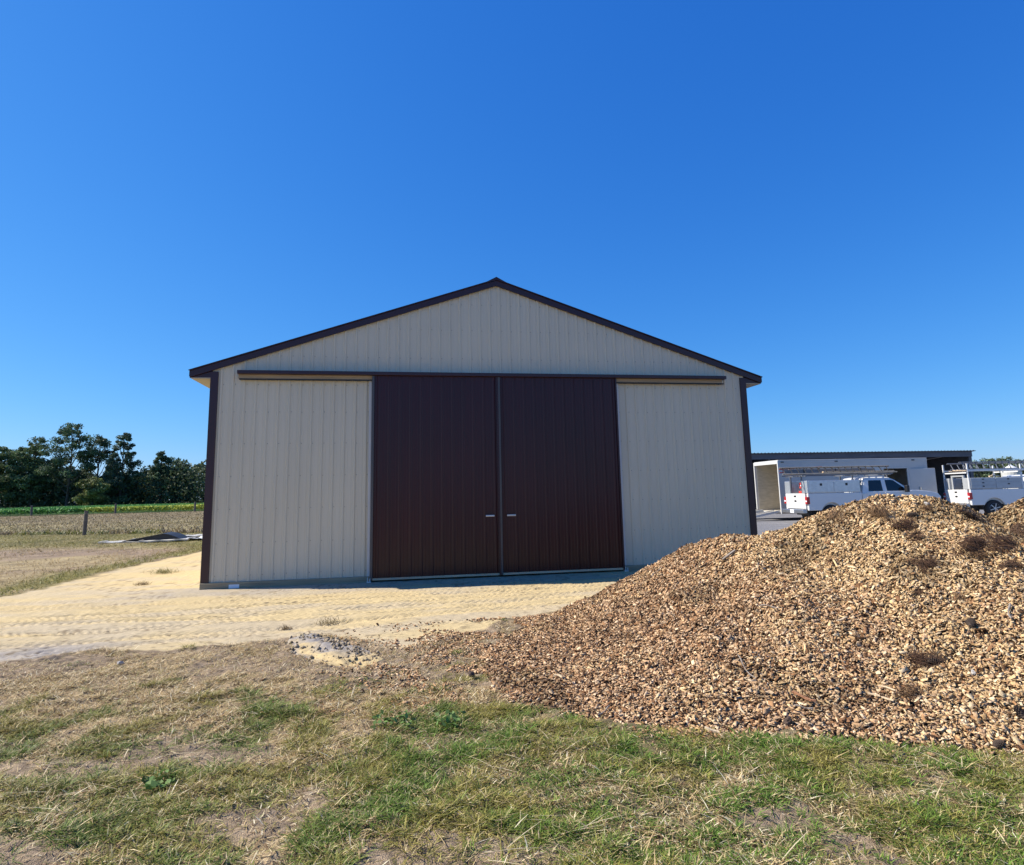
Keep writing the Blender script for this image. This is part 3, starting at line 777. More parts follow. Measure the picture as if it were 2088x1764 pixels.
MB().box(-.12,.12,-.17,.17,0,.26).build("case", MAT['redp'], gc2, bevel=.02)
MB().box(-.125,-.1205,-.05,.05,.10,.16).build("catch", MAT['label'], gc2)

t2 = truck(T2P, T2A, "white pickup truck with grey drawer boxes, cut off by the right edge of the photo", "white work trucks")
toolbox_side(t2, -.0, .45, MAT['greybox'], True)
toolbox_side(t2, 1.50, 1.95, MAT['greybox'], True)
rk = MB()
for y in (.06, 1.88):
    rk.beam((.08,y,1.34), (.08,y,2.58), .06, .06, (1,0,0)); rk.beam((2.55,y,1.34), (2.55,y,2.50), .06, .06, (1,0,0))
    rk.beam((.05,y,2.26), (5.2,y,2.26), .05, .06)
rk.beam((.08,.03,2.14), (.08,1.91,2.14), .06, .06); rk.beam((2.55,.03,2.16), (2.55,1.91,2.16), .06, .06); rk.beam((4.9,.03,2.21), (4.9,1.91,2.21), .05, .05)
for y in (.35,1.6): rk.beam((4.9,y,1.6), (4.9,y,2.19), .04, .04, (1,0,0))
rk.build("ladder_rack", MAT['white'], t2)
MB().box(.14,.22,.50,.62,1.03,1.95).box(.14,.22,1.34,1.46,1.03,1.95).box(.14,.22,.50,1.46,1.9505,2.03).build("bed_frame", MAT['greybox'], t2)
MB().box(.9,.95,.47,1.48,1.03,1.90).build("bulkhead", MAT['dark'], t2)
ladder("extension_ladder", w2(-.2,.10,2.30), w2(5.4,.10,2.30), .36, -.25, MAT['greyladder'], "dark grey ladder along the near side of the drawer-box truck's rack", gl)
ladder("extension_ladder", w2(.0,1.2,2.30), w2(5.0,1.2,2.30), .38, -.6, MAT['greyladder'], "dark ladder on the far half of the drawer-box truck's rack", gl)
rp = MB()
for k in range(7):
    a0 = random.random()*6; pts = [(math.cos(a0+i*.8)*(.12+.03*k%.07)+.0, math.sin(a0+i*.8)*.16+ (k-3)*.12, .02+.05*abs(math.sin(i+k))+.02*k%.06) for i in range(9)]
    rp.tube(pts, .016, 6)
o = rp.build("rope_coil", MAT['board'], None); o.location = w2(.25,.95,2.19); tag(o, "tangled pale rope heaped on the rear bar of the right-hand truck's rack", "rope")
o = MB().tube([(0,0,0),(.1,.15,.03),(.3,.1,.06),(.42,-.1,.03),(.25,-.2,.05),(.05,-.12,.05),(.2,.05,.09)], .03, 7).build("rope_coil", MAT['board'], None, smooth=True)
o.location = w2(1.2,.22,1.915); tag(o, "small tan rope coil lying on top of the grey drawer boxes", "rope")

# ------------------------------------------------------------------ trailer
TRP, TRA = (16.55,15.95,0), -.065
tr = empty("box_trailer", TRP, TRA, "long white enclosed box trailer with its rear and side doors open, behind the nearest truck", "trailer")
TL, TW, Z0, Z1 = 8.05, 2.4, .42, 2.93
m = MB()
m.prism([(0,Z0),(5.62,Z0),(5.62,2.46),(6.90,2.46),(6.90,Z0),(TL,Z0),(TL,Z1),(0,Z1)], 0, .05)
m.build("side_panel", MAT['trailer'], tr)
MB().box(0,TL,TW-.05,TW,Z0,Z1).build("side_panel", MAT['trailer'], tr)
MB().box(TL-.05,TL,.0505,TW-.0505,Z0,Z1).build("front_panel", MAT['trailer'], tr)
MB().box(-.02,TL+.01,-.012,TW+.012,Z1+.001,Z1+.055).build("roof", MAT['trailer'], tr, bevel=.015)
MB().box(0.02,TL-.06,.06,TW-.06,Z0-.10,Z0+.02).build("floor", MAT['ply'], tr)
MB().box(.06,TL-.06,TW-.075,TW-.052,Z0+.021,Z1-.02).build("inner_wall", MAT['ply'], tr)
MB().box(2.6,2.65,.06,TW-.08,Z0+.021,Z1-.02).build("bulkhead", MAT['ply'], tr)
f = MB()
for y in (-.035, TW-.045): f.box(-.06,-.0005,y,y+.08,Z0-.1,Z1+.02)
f.box(-.06,-.0005,.046,TW-.046,Z1-.14,Z1+.02); f.box(-.06,-.0005,.046,TW-.046,Z0-.1,Z0-.0)
f.build("rear_frame", MAT['white_trim'], tr, bevel=.006)
f = MB()
f.box(5.53,5.6195,-.012,-.0005,Z0,2.54); f.box(6.9005,7.0,-.012,-.0005,Z0,2.54); f.box(5.62,6.90,-.012,-.0005,2.4605,2.54)
f.box(0,5.52,-.012,-.0005,Z0,Z0+.09); f.box(7.01,TL,-.012,-.0005,Z0,Z0+.09); f.box(0,TL,-.014,-.0005,2.82,Z1)
for x in (1.22,2.44,3.66,4.88): f.box(x-.008,x+.008,-.005,-.0005,Z0+.1,2.81)
f.build("side_trim", MAT['trailer'], tr)
c_, s_ = math.cos(.14), math.sin(.14)
dm = MB(); dp = [(7.0,-.02),(7.0+1.30*c_,-.02-1.30*s_),(7.0+1.30*c_+.04*s_,-.02-1.30*s_+.04*c_),(7.0+.04*s_,.0+.02*c_-.02)]
dm.add([(x,y,z) for z in (Z0+.04,2.44) for x, y in dp], [(3,2,1,0),(4,5,6,7),(0,1,5,4),(1,2,6,5),(2,3,7,6),(3,0,4,7)])
dd_ = dm.build("side_door", MAT['trailer'], tr, bevel=.01)
MB().box(7.42,7.50,-.13,-.085,1.35,1.50).build("handle", MAT['chrome'], dd_)
for x in (.12, 3.0, 7.2): MB().box(x,x+.16,-.03,-.0145,2.85,2.90).build("marker_lamp", MAT['black'], tr)
for y in (.08, 1.74):
    r_ = MB(); r_.beam((-.07,y+.29,.42),(-1.75,y+.29,.13),.58,.05); r_.build("ramp", MAT['ply'], tr, bevel=.006)
    e_ = MB()
    for q_ in (0, .58): e_.beam((-.07,y+q_,.45),(-1.75,y+q_,.16),.045,.11)
    e_.build("ramp_edge", MAT['white_trim'], tr)
    MB().beam((-1.77,y+.29,.125),(-2.6,y+.29,.035),.58,.04).build("ramp_flap", MAT['white_trim'], tr, bevel=.005)
for x in (3.6,4.5):
    wheel(tr, x, .16, .36, .22, -1); wheel(tr, x, TW-.16, .36, .22, 1)
MB().beam((TL,TW/2,.42),(TL+1.3,TW/2,.42),.12,.10).build("tongue", MAT['black'], tr)
MB().box(TL+.9,TL+1.0,TW/2-.05,TW/2+.05,.03,.75).build("jack", MAT['black'], tr)
bx = empty("storage_box", (22.9,16.9,.4425), -.065, "pale box just inside the trailer's open side door", "box")
MB().box(-.2,.2,-.15,.15,0,.9).build("carton", MAT['board'], bx, bevel=.01); MB().box(-.21,.21,-.16,.16,.9005,.95).build("carton_lid", MAT['board'], bx, bevel=.005)

# ------------------------------------------------------------------ open shed behind the trailer
SHP, SHA = (38.45,26.3,0), math.pi - .03
sh = empty("pole_shed", SHP, SHA, "long low open-fronted pole shed with a dark ribbed metal roof, behind the trailer", "shed")
SLN, SDP, SF, SB = 28.0, 9.0, 3.97, 3.1       # local x runs left along the front, local -y runs back
vs = []; fs = []; k = 0; x = -.25
while x < SLN + .2:
    for dx, dz in ((0,0),(.12,0),(.15,.035),(.20,.035),(.23,0)):
        vs += [(x+dx, .45, SF+dz), (x+dx, -SDP-.2, SB+dz)]
        if k: a = 2*(k-1); fs.append((a, a+2, a+3, a+1))
        k += 1
    x += .26
n0 = len(vs)
MB().add(vs, fs).add([(-.25,.44,SF-.03),(SLN+.2,.44,SF-.03),(SLN+.2,-SDP-.2,SB-.03),(-.25,-SDP-.2,SB-.03)], [(0,1,2,3)]).add([(-.25,.445,SF-.03),(SLN+.2,.445,SF-.03),(SLN+.2,.449,SF+.0),(-.25,.449,SF+.0)],[(0,1,2,3)]).build("roof", MAT['roofdark'], sh)
MB().box(0,SLN,.28,.34,SF-.42,SF-.05).build("front_beam", MAT['fascia'], sh)
MB().box(0,SLN,-SDP,-SDP+.05,0,SB).build("back_wall", MAT['fascia'], sh)
for x in (0, SLN-.05): MB().add([(x,-SDP+.06,0),(x,.27,0),(x,.27,SF-.08),(x,-SDP+.06,SB-.04),(x+.05,-SDP+.06,0),(x+.05,.27,0),(x+.05,.27,SF-.08),(x+.05,-SDP+.06,SB-.04)],
    [(0,1,2,3),(7,6,5,4),(0,4,5,1),(1,5,6,2),(2,6,7,3),(3,7,4,0)]).build("end_wall", MAT['fascia'], sh)
for x in (.06, 5.2, 10.4, 15.6, 20.8): MB().box(x,x+.16,.10,.26,0,SF-.06).build("post", MAT['fascia'], sh)

# ------------------------------------------------------------------ fences on the left
def fence(name, pts, h, r, label, wires):
    o = empty(name, pts[0], 0, label, "fence")
    p0 = Vector(pts[0])
    for i, p in enumerate(pts):
        q = Vector(p)-p0; l = (random.random()-.5)*.05
        MB().tube([q+Vector((0,0,-.1)), q+Vector((l*.5,0,h*.6)), q+Vector((l,0,h))], [r*1.06,r,r*.94], 10).build("post", MAT['post'], o)
    wm = MB()
    for z in wires: wm.tube([Vector(p)-p0+Vector((0,-r,z)) for p in pts], .0022, 4)
    wm.build("wire", MAT['wire'], o); return o
fence("wire_fence", [(-60.5,77.5,0),(-50.4,79.3,0),(-41.2,81.4,0),(-31.6,83.3,0),(-22,85.4,0)], 1.35, .13, "far wire fence of thin dark posts along the edge of the green crop", (.4,.8,1.2))
fence("wire_fence", [(-27.2,25.0,0),(-17.42,21.6,0),(-7.8,18.3,0)], 1.2, .085, "near wire fence with one thick dark post between lawn and brown pasture", (.35,.7,1.05))

# ------------------------------------------------------------------ crop, grass
def leaf_quads(P, size, col, up=.0, flat=.0):
    n = len(P); nn = rng.normal(size=(n, 3)); nn[:, 2] += up; nn /= np.linalg.norm(nn, axis=1, keepdims=True)
    a = rng.normal(size=(n, 3)); a -= (a*nn).sum(1, keepdims=True)*nn; a /= np.linalg.norm(a, axis=1, keepdims=True); b = np.cross(nn, a)
    s = (size*(.6+.8*rng.random(n)))[:, None]
    q = np.stack([P - a*s*.6, P - b*s*.38 + nn*s*.08, P + a*s*.6, P + b*s*.38 + nn*s*.08], 1).reshape(-1, 3)
    f = np.arange(4*n).reshape(n, 4)
    return q, f, np.repeat(col, 4, 0)
n = 120000
cxs = -70 + rng.random(n)*62
dep = rng.random(n)**1.25*72
cys = far_line(cxs) + .8 + dep
czs = .25 + .6*rng.random(n)**.6
gcol = mixc(np.tile(np.array((.12,.29,.07)), (n, 1)), (.42,.46,.08), sstep(.52,.74, fbm(cxs, cys*.35, .11, 3, 91) + .22*sstep(-42,-28,cxs)*sstep(60,20,dep)))
gcol *= (.7+.6*rng.random((n, 1)))
q, f, cc = leaf_quads(np.c_[cxs, cys, czs], np.full(n, .30), gcol, up=1.0)
tag(np_mesh("crop_leaves", q, f, MAT['leaf'], None, cc), "low green leafy crop with yellowing patches, in the field below the treeline", "crop", kind='stuff')

def blades(P, length, width, col, lean, flatten=1.0, curve=.5, az=None):
    """curved blades, 5 vertices each: two quads, the last one narrow"""
    n = len(P); az = rng.random(n)*2*np.pi if az is None else az
    el = lean
    d = np.c_[np.cos(az)*np.sin(el), np.sin(az)*np.sin(el), np.cos(el)]
    tw = az + np.pi/2 + rng.normal(size=n)*.6
    side = np.c_[np.cos(tw), np.sin(tw), np.zeros(n)]
    out = np.c_[np.cos(az), np.sin(az), np.zeros(n)]
    V_ = []
    for t, wv in ((0,.8),(.5,1.0),(1.0,.22)):
        p = P + d*(length*t)[:, None] + out*(curve*length*t*t*.5)[:, None] - np.c_[np.zeros((n, 2)), curve*length*t*t*.35]
        p[:, 2] = np.maximum(p[:, 2], P[:, 2] + .002)
        V_ += [p - side*(width*wv/2)[:, None], p + side*(width*wv/2)[:, None]]
    V_ = np.stack(V_, 1).reshape(-1, 3)
    F_ = (np.array([(0,1,3,2),(2,3,5,4)])[None] + (np.arange(n)*6)[:, None, None]).reshape(-1, 4)
    return V_, F_, np.repeat(col, 6, 0)
def in_view(x, y, lo=2.3, hi=9.5, pad=.5):
    rx, ry = x-CAMP[0], y-CAMP[1]; dpt = rx*math.sin(YAW)+ry*math.cos(YAW); lat = rx*math.cos(YAW)-ry*math.sin(YAW)
    return (dpt > lo) & (dpt < hi) & (np.abs(lat) < dpt*.90+pad)
FOOT = [tuple(p) for p in A[:200:6]] + [tuple(p) for p in C_[:200:6][::-1]]
def lawn_points(n, x0, x1, y0, y1, dens, maxd=9.5):
    out = []; tot = 0
    while tot < n:
        x = x0+(x1-x0)*rng.random(60000); y = y0+(y1-y0)*rng.random(60000)
        k = in_view(x, y, 2.3, maxd); x, y = x[k], y[k]
        ds = sdf(SAND, x, y) + (fbm(x, y, 1.3, 4, 1)-.5)*.7
        dp = sdf(FOOT, x, y)
        p = dens(x, y)*sstep(-.10, .16, ds)*sstep(-.06, .06, dp)
        k = rng.random(len(x)) < p; out.append(np.c_[x, y][k]); tot += k.sum()
    return np.concatenate(out)[:n]
NCL = 9000
GP = lawn_points(NCL, -8.5, 3.2, -10.4, -4.2, lambda x, y: green_amount(x, y)*(1-.8*bare_amount(x, y))*(.2+.8*sstep(.35,.6,fbm(x,y,7,2,95))))
csz = .55 + .9*rng.random(NCL)**1.5
who = rng.choice(NCL, 185000, p=csz/csz.sum()); n = len(who)
ro = rng.normal(size=(n, 2))*(.026*csz[who])[:, None]
BP = GP[who] + ro; P3 = np.c_[BP, gz(BP[:, 0], BP[:, 1])]
rd = np.hypot(ro[:, 0], ro[:, 1])
gl_ = (.024+.032*rng.random(n))*csz[who]*1.0*(.7+.7*fbm(BP[:, 0], BP[:, 1], 2.0, 2, 96))
dry = fbm(BP[:, 0], BP[:, 1], 2.3, 3, 97) + .30*(rng.random(NCL)[who]-.5) + .12*(rng.random(n)-.5)
rgt_ = sstep(-3.4, -.8, BP[:, 0]) * sstep(-7.2, -8.0, BP[:, 1])
gc_ = mixc(mixc(np.tile(np.array((.145,.195,.034)), (n, 1)), (.125,.210,.028), rgt_), (.29,.25,.06), sstep(.42,.66,dry-.07*rgt_)); gc_ = mixc(gc_, (.50,.41,.20), (rng.random(n) < .10).astype(float))
gc_ *= (.40+1.15*rng.random((n, 1)))
q, f, cc = blades(P3, gl_, .0030+.0024*rng.random(n), gc_, np.clip(.15+rd*16+.35*rng.random(n), 0, 1.35), curve=.7, az=np.arctan2(ro[:, 1], ro[:, 0])+rng.normal(size=n)*.5)
tag(np_mesh("grass_blades", q, f, MAT['blade'], None, cc), "patchy green grass clumps over the foreground lawn", "grass", kind='stuff')
DP = lawn_points(170000, -8.5, 3.2, -10.4, -4.2, lambda x, y: (1-.80*bare_amount(x, y))*(.22+.78*sstep(.40,.56,fbm(x,y,4,4,98)))*(1-.55*green_amount(x, y)))
n = len(DP); P3 = np.c_[DP, gz(DP[:, 0], DP[:, 1])+.003]
dl_ = np.minimum(np.exp(rng.normal(math.log(.027), .55, n)), .16)
dc = np.array([(.56,.41,.20),(.72,.58,.33),(.21,.13,.062),(.28,.25,.08),(.82,.73,.50)])[rng.choice(5, n, p=(.33,.20,.27,.13,.07))]*(.7+.6*rng.random((n, 1)))
q, f, cc = blades(P3, dl_, .0028+.0034*rng.random(n), dc, .80+.72*rng.random(n), curve=.35)
tag(np_mesh("dry_grass", q, f, MAT['blade'], None, cc), "dry straw-coloured grass and thatch over the foreground soil", "dry grass", kind='stuff')
# long pale stalks lying about
SP = lawn_points(260, -7, 2.6, -10.2, -5.6, lambda x, y: .5*sstep(.45,.7,fbm(x,y,1.2,2,99)))
n = len(SP); P3 = np.c_[SP, gz(SP[:, 0], SP[:, 1])+.010]
q, f, cc = blades(P3, .10+.16*rng.random(n), .0035+.003*rng.random(n), np.array((.62,.52,.33))[None]*(.75+.4*rng.random((n, 1))), 1.30+.2*rng.random(n), curve=.25)
tag(np_mesh("straw_stalks", q, f, MAT['blade'], None, cc), "long pale straw stalks strewn over the lawn", "straw", kind='stuff')
# lawn at the left of the barn
n = 46000
x = -27 + 20*rng.random(n*3); y = -.5 + 26*rng.random(n*3)
k = in_view(x, y, 8, 45, 1) & (y < near_line(x)+.4) & (sdf(SAND, x, y) + (fbm(x, y, 1.3, 4, 1)-.5)*.7 > .02)
dS = sdf(SAND, x, y)
k &= rng.random(len(x)) < np.clip(.45*sstep(.3,.6,fbm(x,y,1.5,3,101)) + 1.0*np.exp(-((dS-.5)/.6)**2) + .5*(y + .3*(x+14) > 12.5), 0, 1)
x, y = x[k][:n], y[k][:n]; n = len(x); dS = sdf(SAND, x, y)
gr = np.clip(np.exp(-((dS-.5)/.6)**2)*.95 + .7*sstep(11,13.5,y+.3*(x+14)) + .2, 0, 1)*(.5+.7*fbm(x,y,.8,2,102))
gcl = mixc(np.tile(np.array((.40,.29,.16)), (n, 1)), (.19,.19,.05), np.clip(gr+.3*(rng.random(n)-.5), 0, 1))*(.65+.7*rng.random((n, 1)))
q, f, cc = blades(np.c_[x, y, gz(x, y)], .04+.07*rng.random(n), .010+.008*rng.random(n), gcl, .3+1.0*rng.random(n))
tag(np_mesh("lawn_grass", q, f, MAT['blade'], None, cc), "short dry and green grass on the lawn left of the barn", "grass", kind='stuff')
# taller dry growth in the pasture and along the fences
n = 60000
x = -75 + 70*rng.random(n); y = near_line(x) + rng.random(n)**1.6*60
k = in_view(x, y, 20, 95, 2) & (y < far_line(x)+.8); x, y = x[k], y[k]; n = len(x)
fl = np.exp(-((y-near_line(x)-.2)/.5)**2)
pcx = mixc(np.tile(np.array((.22,.17,.095)), (n, 1)), (.17,.19,.05), np.clip(fl*.9*(fbm(x,y,.8,2,104) > .45) + .3*sstep(.5,.7,fbm(x,y,.3,2,105)), 0, 1))*(.6+.8*rng.random((n, 1)))
q, f, cc = blades(np.c_[x, y, np.zeros(n)], (.06+.10*rng.random(n))*(1+1.6*fl), .03+.03*rng.random(n), pcx, .2+.7*rng.random(n))
tag(np_mesh("pasture_grass", q, f, MAT['blade'], None, cc), "taller brown grass across the pasture between the two fences", "grass", kind='stuff')

# ------------------------------------------------------------------ trees
def tree(name, x, y, H, lobes, label, group, col, nleaf, leaf=.34, trunk_r=.25, lean=0.0, gap=.45):
    """lobes: (dx, dy, z, rx, rz) blobs of foliage, as fractions of H"""
    o = empty(name, (x, y, 0), 0, label, "tree", group)
    t = MB(); topz = max(l[2] for l in lobes)*H
    pts = [(0,0,-.1),(lean*H*.15,.05*H*.2,H*.3),(lean*H*.5,0,H*.6),(lean*H*.8,0,topz*.98)]
    t.tube(pts, [trunk_r, trunk_r*.8, trunk_r*.5, trunk_r*.12], 8)
    for l in lobes:
        tx = lean*H*.5; z0 = max(.18*H, l[2]*H - .22*H)
        e = Vector((l[0]*H, l[1]*H, l[2]*H)); s = Vector((tx*z0/(.6*H), 0, z0))
        t.tube([s, s.lerp(e, .5)+Vector((0,0,-.02*H)), e, e+(e-s)*.35], [trunk_r*.42, trunk_r*.28, trunk_r*.16, trunk_r*.05], 6)
    t.build("trunk", MAT['bark'], o)
    vol = np.array([l[3]**2*l[4] for l in lobes])**.8; vol /= vol.sum()
    Ps = []; Cs = []
    for l, wv in zip(lobes, vol):
        # each lobe is made of several clumps with air between them
        ncl = max(5, int(70*wv)); cn_ = rng.normal(size=(ncl, 3)); cn_ /= np.linalg.norm(cn_, axis=1, keepdims=True)
        cn_ *= (rng.random((ncl, 1))**.45)
        cc_ = cn_*np.array((l[3], l[3], l[4]))*H + np.array((l[0], l[1], l[2]))*H
        cr_ = (gap*l[3]*H)*(.5+.7*rng.random(ncl))
        m_ = int(nleaf*wv); w_ = rng.integers(0, ncl, m_)
        d = rng.normal(size=(m_, 3)); d /= np.linalg.norm(d, axis=1, keepdims=True); d *= (rng.random((m_, 1))**.5)
        d[:, 2] *= .65
        Ps.append(cc_[w_] + d*cr_[w_][:, None])
        tint = .6+.8*rng.random(ncl)
        Cs.append(np.asarray(col)[None]*2.5*tint[w_][:, None]*(.65+.7*rng.random((m_, 1))))
    Ps = np.concatenate(Ps); Cs = np.concatenate(Cs)
    Ps[:, 2] = np.maximum(Ps[:, 2], .1)
    q, f, cc = leaf_quads(Ps, np.full(len(Ps), leaf), Cs, up=.3)
    np_mesh("crown", q, f, MAT['leaf'], o, cc); return o
def oak(spread=.3, low=.25, n=9, seed=0):
    r = np.random.default_rng(seed); L_ = [(0,0,.86,.15*spread/.3,.12)]
    for k in range(n):
        a = r.random()*6.28; z = low + (.86-low)*(k+.5)/n; rad = spread*(1-.55*(z-low)/(1-low))*.62
        L_.append((math.cos(a+k*2.4)*rad, math.sin(a+k*2.4)*rad, z, (.17+.07*r.random())*spread/.3, .10+.04*r.random()))
    return L_
def pine(seed=0, spread=.2, low=.45):
    r = np.random.default_rng(seed); L_ = [(0,0,.93,.075,.06)]
    for k in range(16):
        z = low + (.90-low)*k/15; rad = spread*(1-.65*(z-low)/(1-low)); a = k*2.4+r.random()
        L_.append((math.cos(a)*rad, math.sin(a)*rad, z, (.085+.05*r.random())*(1.0 if spread > .16 else .75), .055+.03*r.random()))
    return L_
GT = "trees along the far edge of the crop field"
def ray_pt(px_, D):
    """plan point at depth D on the bearing whose tangent is (px-1042)/1255"""
    tt = (px_-1042.4)/1254.9; f2 = np.array((sy, cy)); r_2 = np.array((cy, -sy))
    return CAMP[:2] + (f2*cp*1.0 + r_2*tt)*D
# (bearing, top, depth, kind, spread, seed, colour, label)
TREES = [(-42,900,158,'oak',.34,1,(.050,.068,.030),"dark leafy tree rooted just beyond the left edge of the view"),
 (-6,904,150,'oak',.26,2,(.045,.065,.028),"dark tree whose twigs reach in at the left edge of the photo"),
 (34,912,156,'oak',.30,3,(.050,.072,.030),"broad dark green tree leftmost in the treeline, lower than its right neighbour"),
 (78,893,152,'oak',.27,4,(.048,.066,.028),"rounded dark tree with a domed top left of the tallest tree"),
 (150,866,150,'pine',.22,5,(.040,.058,.030),"tallest tree in the treeline with a wide ragged top"),
 (120,930,155,'oak',.34,12,(.042,.060,.027),"bushy dark tree filling in under the tallest tree's left side"),
 (206,890,154,'pine',.19,6,(.045,.060,.030),"open-crowned tree with sky showing through, right of the tallest tree"),
 (256,886,151,'pine',.15,7,(.036,.050,.030),"thin ragged pine with short upswept branches at the right of the tall group"),
 (200,975,143,'oak',.46,8,(.072,.080,.028),"low yellowish green tree in front of the tall dark ones"),
 (250,965,152,'oak',.42,13,(.042,.058,.027),"low dark bushy tree beneath the ragged pine"),
 (298,958,165,'oak',.38,9,(.042,.060,.028),"low rounded tree in the dip of the treeline"),
 (338,924,157,'pine',.17,10,(.040,.058,.030),"narrow dark tree standing up right of the dip in the treeline"),
 (368,938,160,'oak',.24,11,(.045,.062,.030),"dark tree with a knobbly top just left of the barn"),
 (392,962,168,'oak',.34,14,(.045,.062,.030),"low dark tree half hidden by the barn's left corner"),
 (430,955,165,'oak',.30,15,(.045,.062,.030),"dark tree standing hidden behind the barn corner")]
for b_, top, D, kd, spd, sd_, col, lb_ in TREES[:-1]:
    q2 = ray_pt(b_, D); hor = 1006.3 + .021*(1042-b_); H = 1.6 + (hor-top)*D/1255*1.02
    lob = oak(spd, .16, 12, sd_) if kd == 'oak' else pine(sd_, spd, .30 if b_ != 256 else .25)
    tree("pine_tree" if kd == 'pine' else "leafy_tree", q2[0], q2[1], H, lob, lb_, GT, col, 12000 if kd == 'oak' else 11000, .36 if kd == 'oak' else .32, .30, lean=random.uniform(-.05,.05), gap=.46 if kd == 'oak' else .66)
# undergrowth between the trunks
n = 46000
b_ = -70 + 530*rng.random(n); D = 150 + 45*rng.random(n)
tt = (b_-1042.4)/1254.9
ux = CAMP[0] + (sy*cp + cy*tt)*D; uy = CAMP[1] + (cy*cp - sy*tt)*D
hmax = 5.5 + 6.0*sstep(.3,.7,fbm(b_, D, .03, 3, 111))
uz = .2 + hmax*rng.random(n)**.8
q, f, cc = leaf_quads(np.c_[ux, uy, uz], np.full(n, .55), np.array((.075,.10,.048))[None]*(.5+1.0*rng.random((n, 1))), up=.2)
tag(np_mesh("undergrowth", q, f, MAT['leaf'], None, cc), "dark tangled undergrowth along the foot of the treeline", "undergrowth", kind='stuff')
GR = "distant trees on the right horizon"
RT = [(1975,938,210,'oak',31),(1996,934,215,'pine',32),(2014,936,222,'oak',33),(2034,931,214,'oak',34),(2060,935,220,'oak',35),(2079,933,216,'pine',36),(2100,930,220,'oak',37),(1955,945,225,'oak',38)]
RL = ["distant rounded tree just right of the shed's corner","distant pine poking up right of the shed corner","distant low tree between a pine and the tallest right-hand crown","distant dark tree with the highest crown on the right horizon",
      "distant broad tree beside the small white roof","distant pine near the right edge of the photo","distant tree cut by the right edge of the photo","distant low tree half hidden by the shed roof end"]
for (b_, top, D, kd, sd_), lb_ in zip(RT, RL):
    q2 = ray_pt(b_, D); hor = 1006.3 + .021*(1042-b_); H = 1.6 + (hor-top)*D/1255
    tree("pine_tree" if kd == 'pine' else "leafy_tree", q2[0], q2[1], H, oak(.48, .2, 9, sd_) if kd == 'oak' else pine(sd_, .24, .35), lb_, GR, (.050,.066,.036), 3600, .38, .2)
n = 9000
b_ = 1900 + 230*rng.random(n); D = 225 + 25*rng.random(n); tt = (b_-1042.4)/1254.9
ux = CAMP[0] + (sy*cp + cy*tt)*D; uy = CAMP[1] + (cy*cp - sy*tt)*D
q, f, cc = leaf_quads(np.c_[ux, uy, .2 + (5+3*fbm(b_, D, .05, 3, 112))*rng.random(n)**.8], np.full(n, .6), np.array((.045,.058,.032))[None]*(.5+1.0*rng.random((n, 1))), up=.2)
tag(np_mesh("far_wood", q, f, MAT['leaf'], None, cc), "low dark wood on the horizon behind the trucks", "wood", kind='stuff')
q2 = ray_pt(2040, 195)
gb = empty("grain_bin", (q2[0], q2[1], 0), 0, "tiny white pointed roof among the distant trees on the right", "grain bin")
MB().tube([(0,0,0),(0,0,5.5)], 2.6, 20).build("bin_wall", MAT['trailer'], gb)
MB().tube([(0,0,5.51),(0,0,7.0),(0,0,7.3)], [2.8,.45,.3], 20).build("roof", MAT['white'], gb)

# ------------------------------------------------------------------ small things on the ground
# spoil heap of sand and grey clods
hp = empty("sand_heap", (-2.62,-5.25,0), 0, "low spill of yellow sand with grey clods along its top, on the bare soil", "sand heap")
hx, hy = np.meshgrid(np.linspace(-1.0,1.0,100), np.linspace(-.9,.9,90)); hx = hx.ravel(); hy = hy.ravel()
ca, sa = math.cos(-1.02), math.sin(-1.02)
ux_ = hx*ca + hy*sa; uy_ = -hx*sa + hy*ca
rad = (ux_/.90)**2 + (uy_/.30)**2
rad = rad + (fbm(hx, hy, 4, 3, 123)-.5)*.9
hh = .045*np.clip(1-rad, 0, 1)**1.1*(1-.4*ux_) + (fbm(hx, hy, 9, 3, 121)-.5)*.05*np.clip(1-rad, 0, 1)
hh += gz(hx-2.62, hy-5.25) + .002; hh = np.where(rad > 1, hh-.05, hh)
hcol = mixc(np.tile(np.array((.54,.41,.21)), (len(hx), 1)), (.30,.27,.24), np.clip(sstep(-.10,.10, uy_ + .10 + .30*(fbm(hx, hy, 5, 3, 122)-.5)) * sstep(.60,.10,ux_) + sstep(.55,1.0,rad)*.9*sstep(.5,.1,ux_), 0, 1))
hid = np.arange(9000).reshape(90, 100); hF = np.stack([hid[:-1,:-1],hid[:-1,1:],hid[1:,1:],hid[1:,:-1]], -1).reshape(-1, 4)
np_mesh("sand", np.c_[hx, hy, hh], hF, MAT['sand'], hp, hcol, True)
n = 480
s_t = rng.random(n)*1.6-.9; s_u = np.where(rng.random(n) < .6, .14 + .05*rng.normal(size=n) - .12*s_t**2, .20*rng.normal(size=n))
cxx = s_t*ca - s_u*sa; cyy = s_t*sa + s_u*ca
rad = (s_t/.98)**2 + (s_u/.36)**2; czz = .045*np.clip(1-rad, 0, 1)**1.1*(1-.4*s_t) + gz(cxx-2.62, cyy-5.25)
sz = np.clip(np.exp(rng.normal(math.log(.017), .55, n)), .005, .05)
kv, kf = chips(np.c_[cxx, cyy, czz+.001], np.tile((0,0,1.), (n, 1)), sz, sz*.8, sz*.65, np.full(n, .8))
tag(np_mesh("clods", kv, kf, MAT['clod'], hp, np.repeat(np.array((.34,.275,.19))[None]*(.4+1.0*rng.random((n, 1))), 8, 0)), kind='stuff')

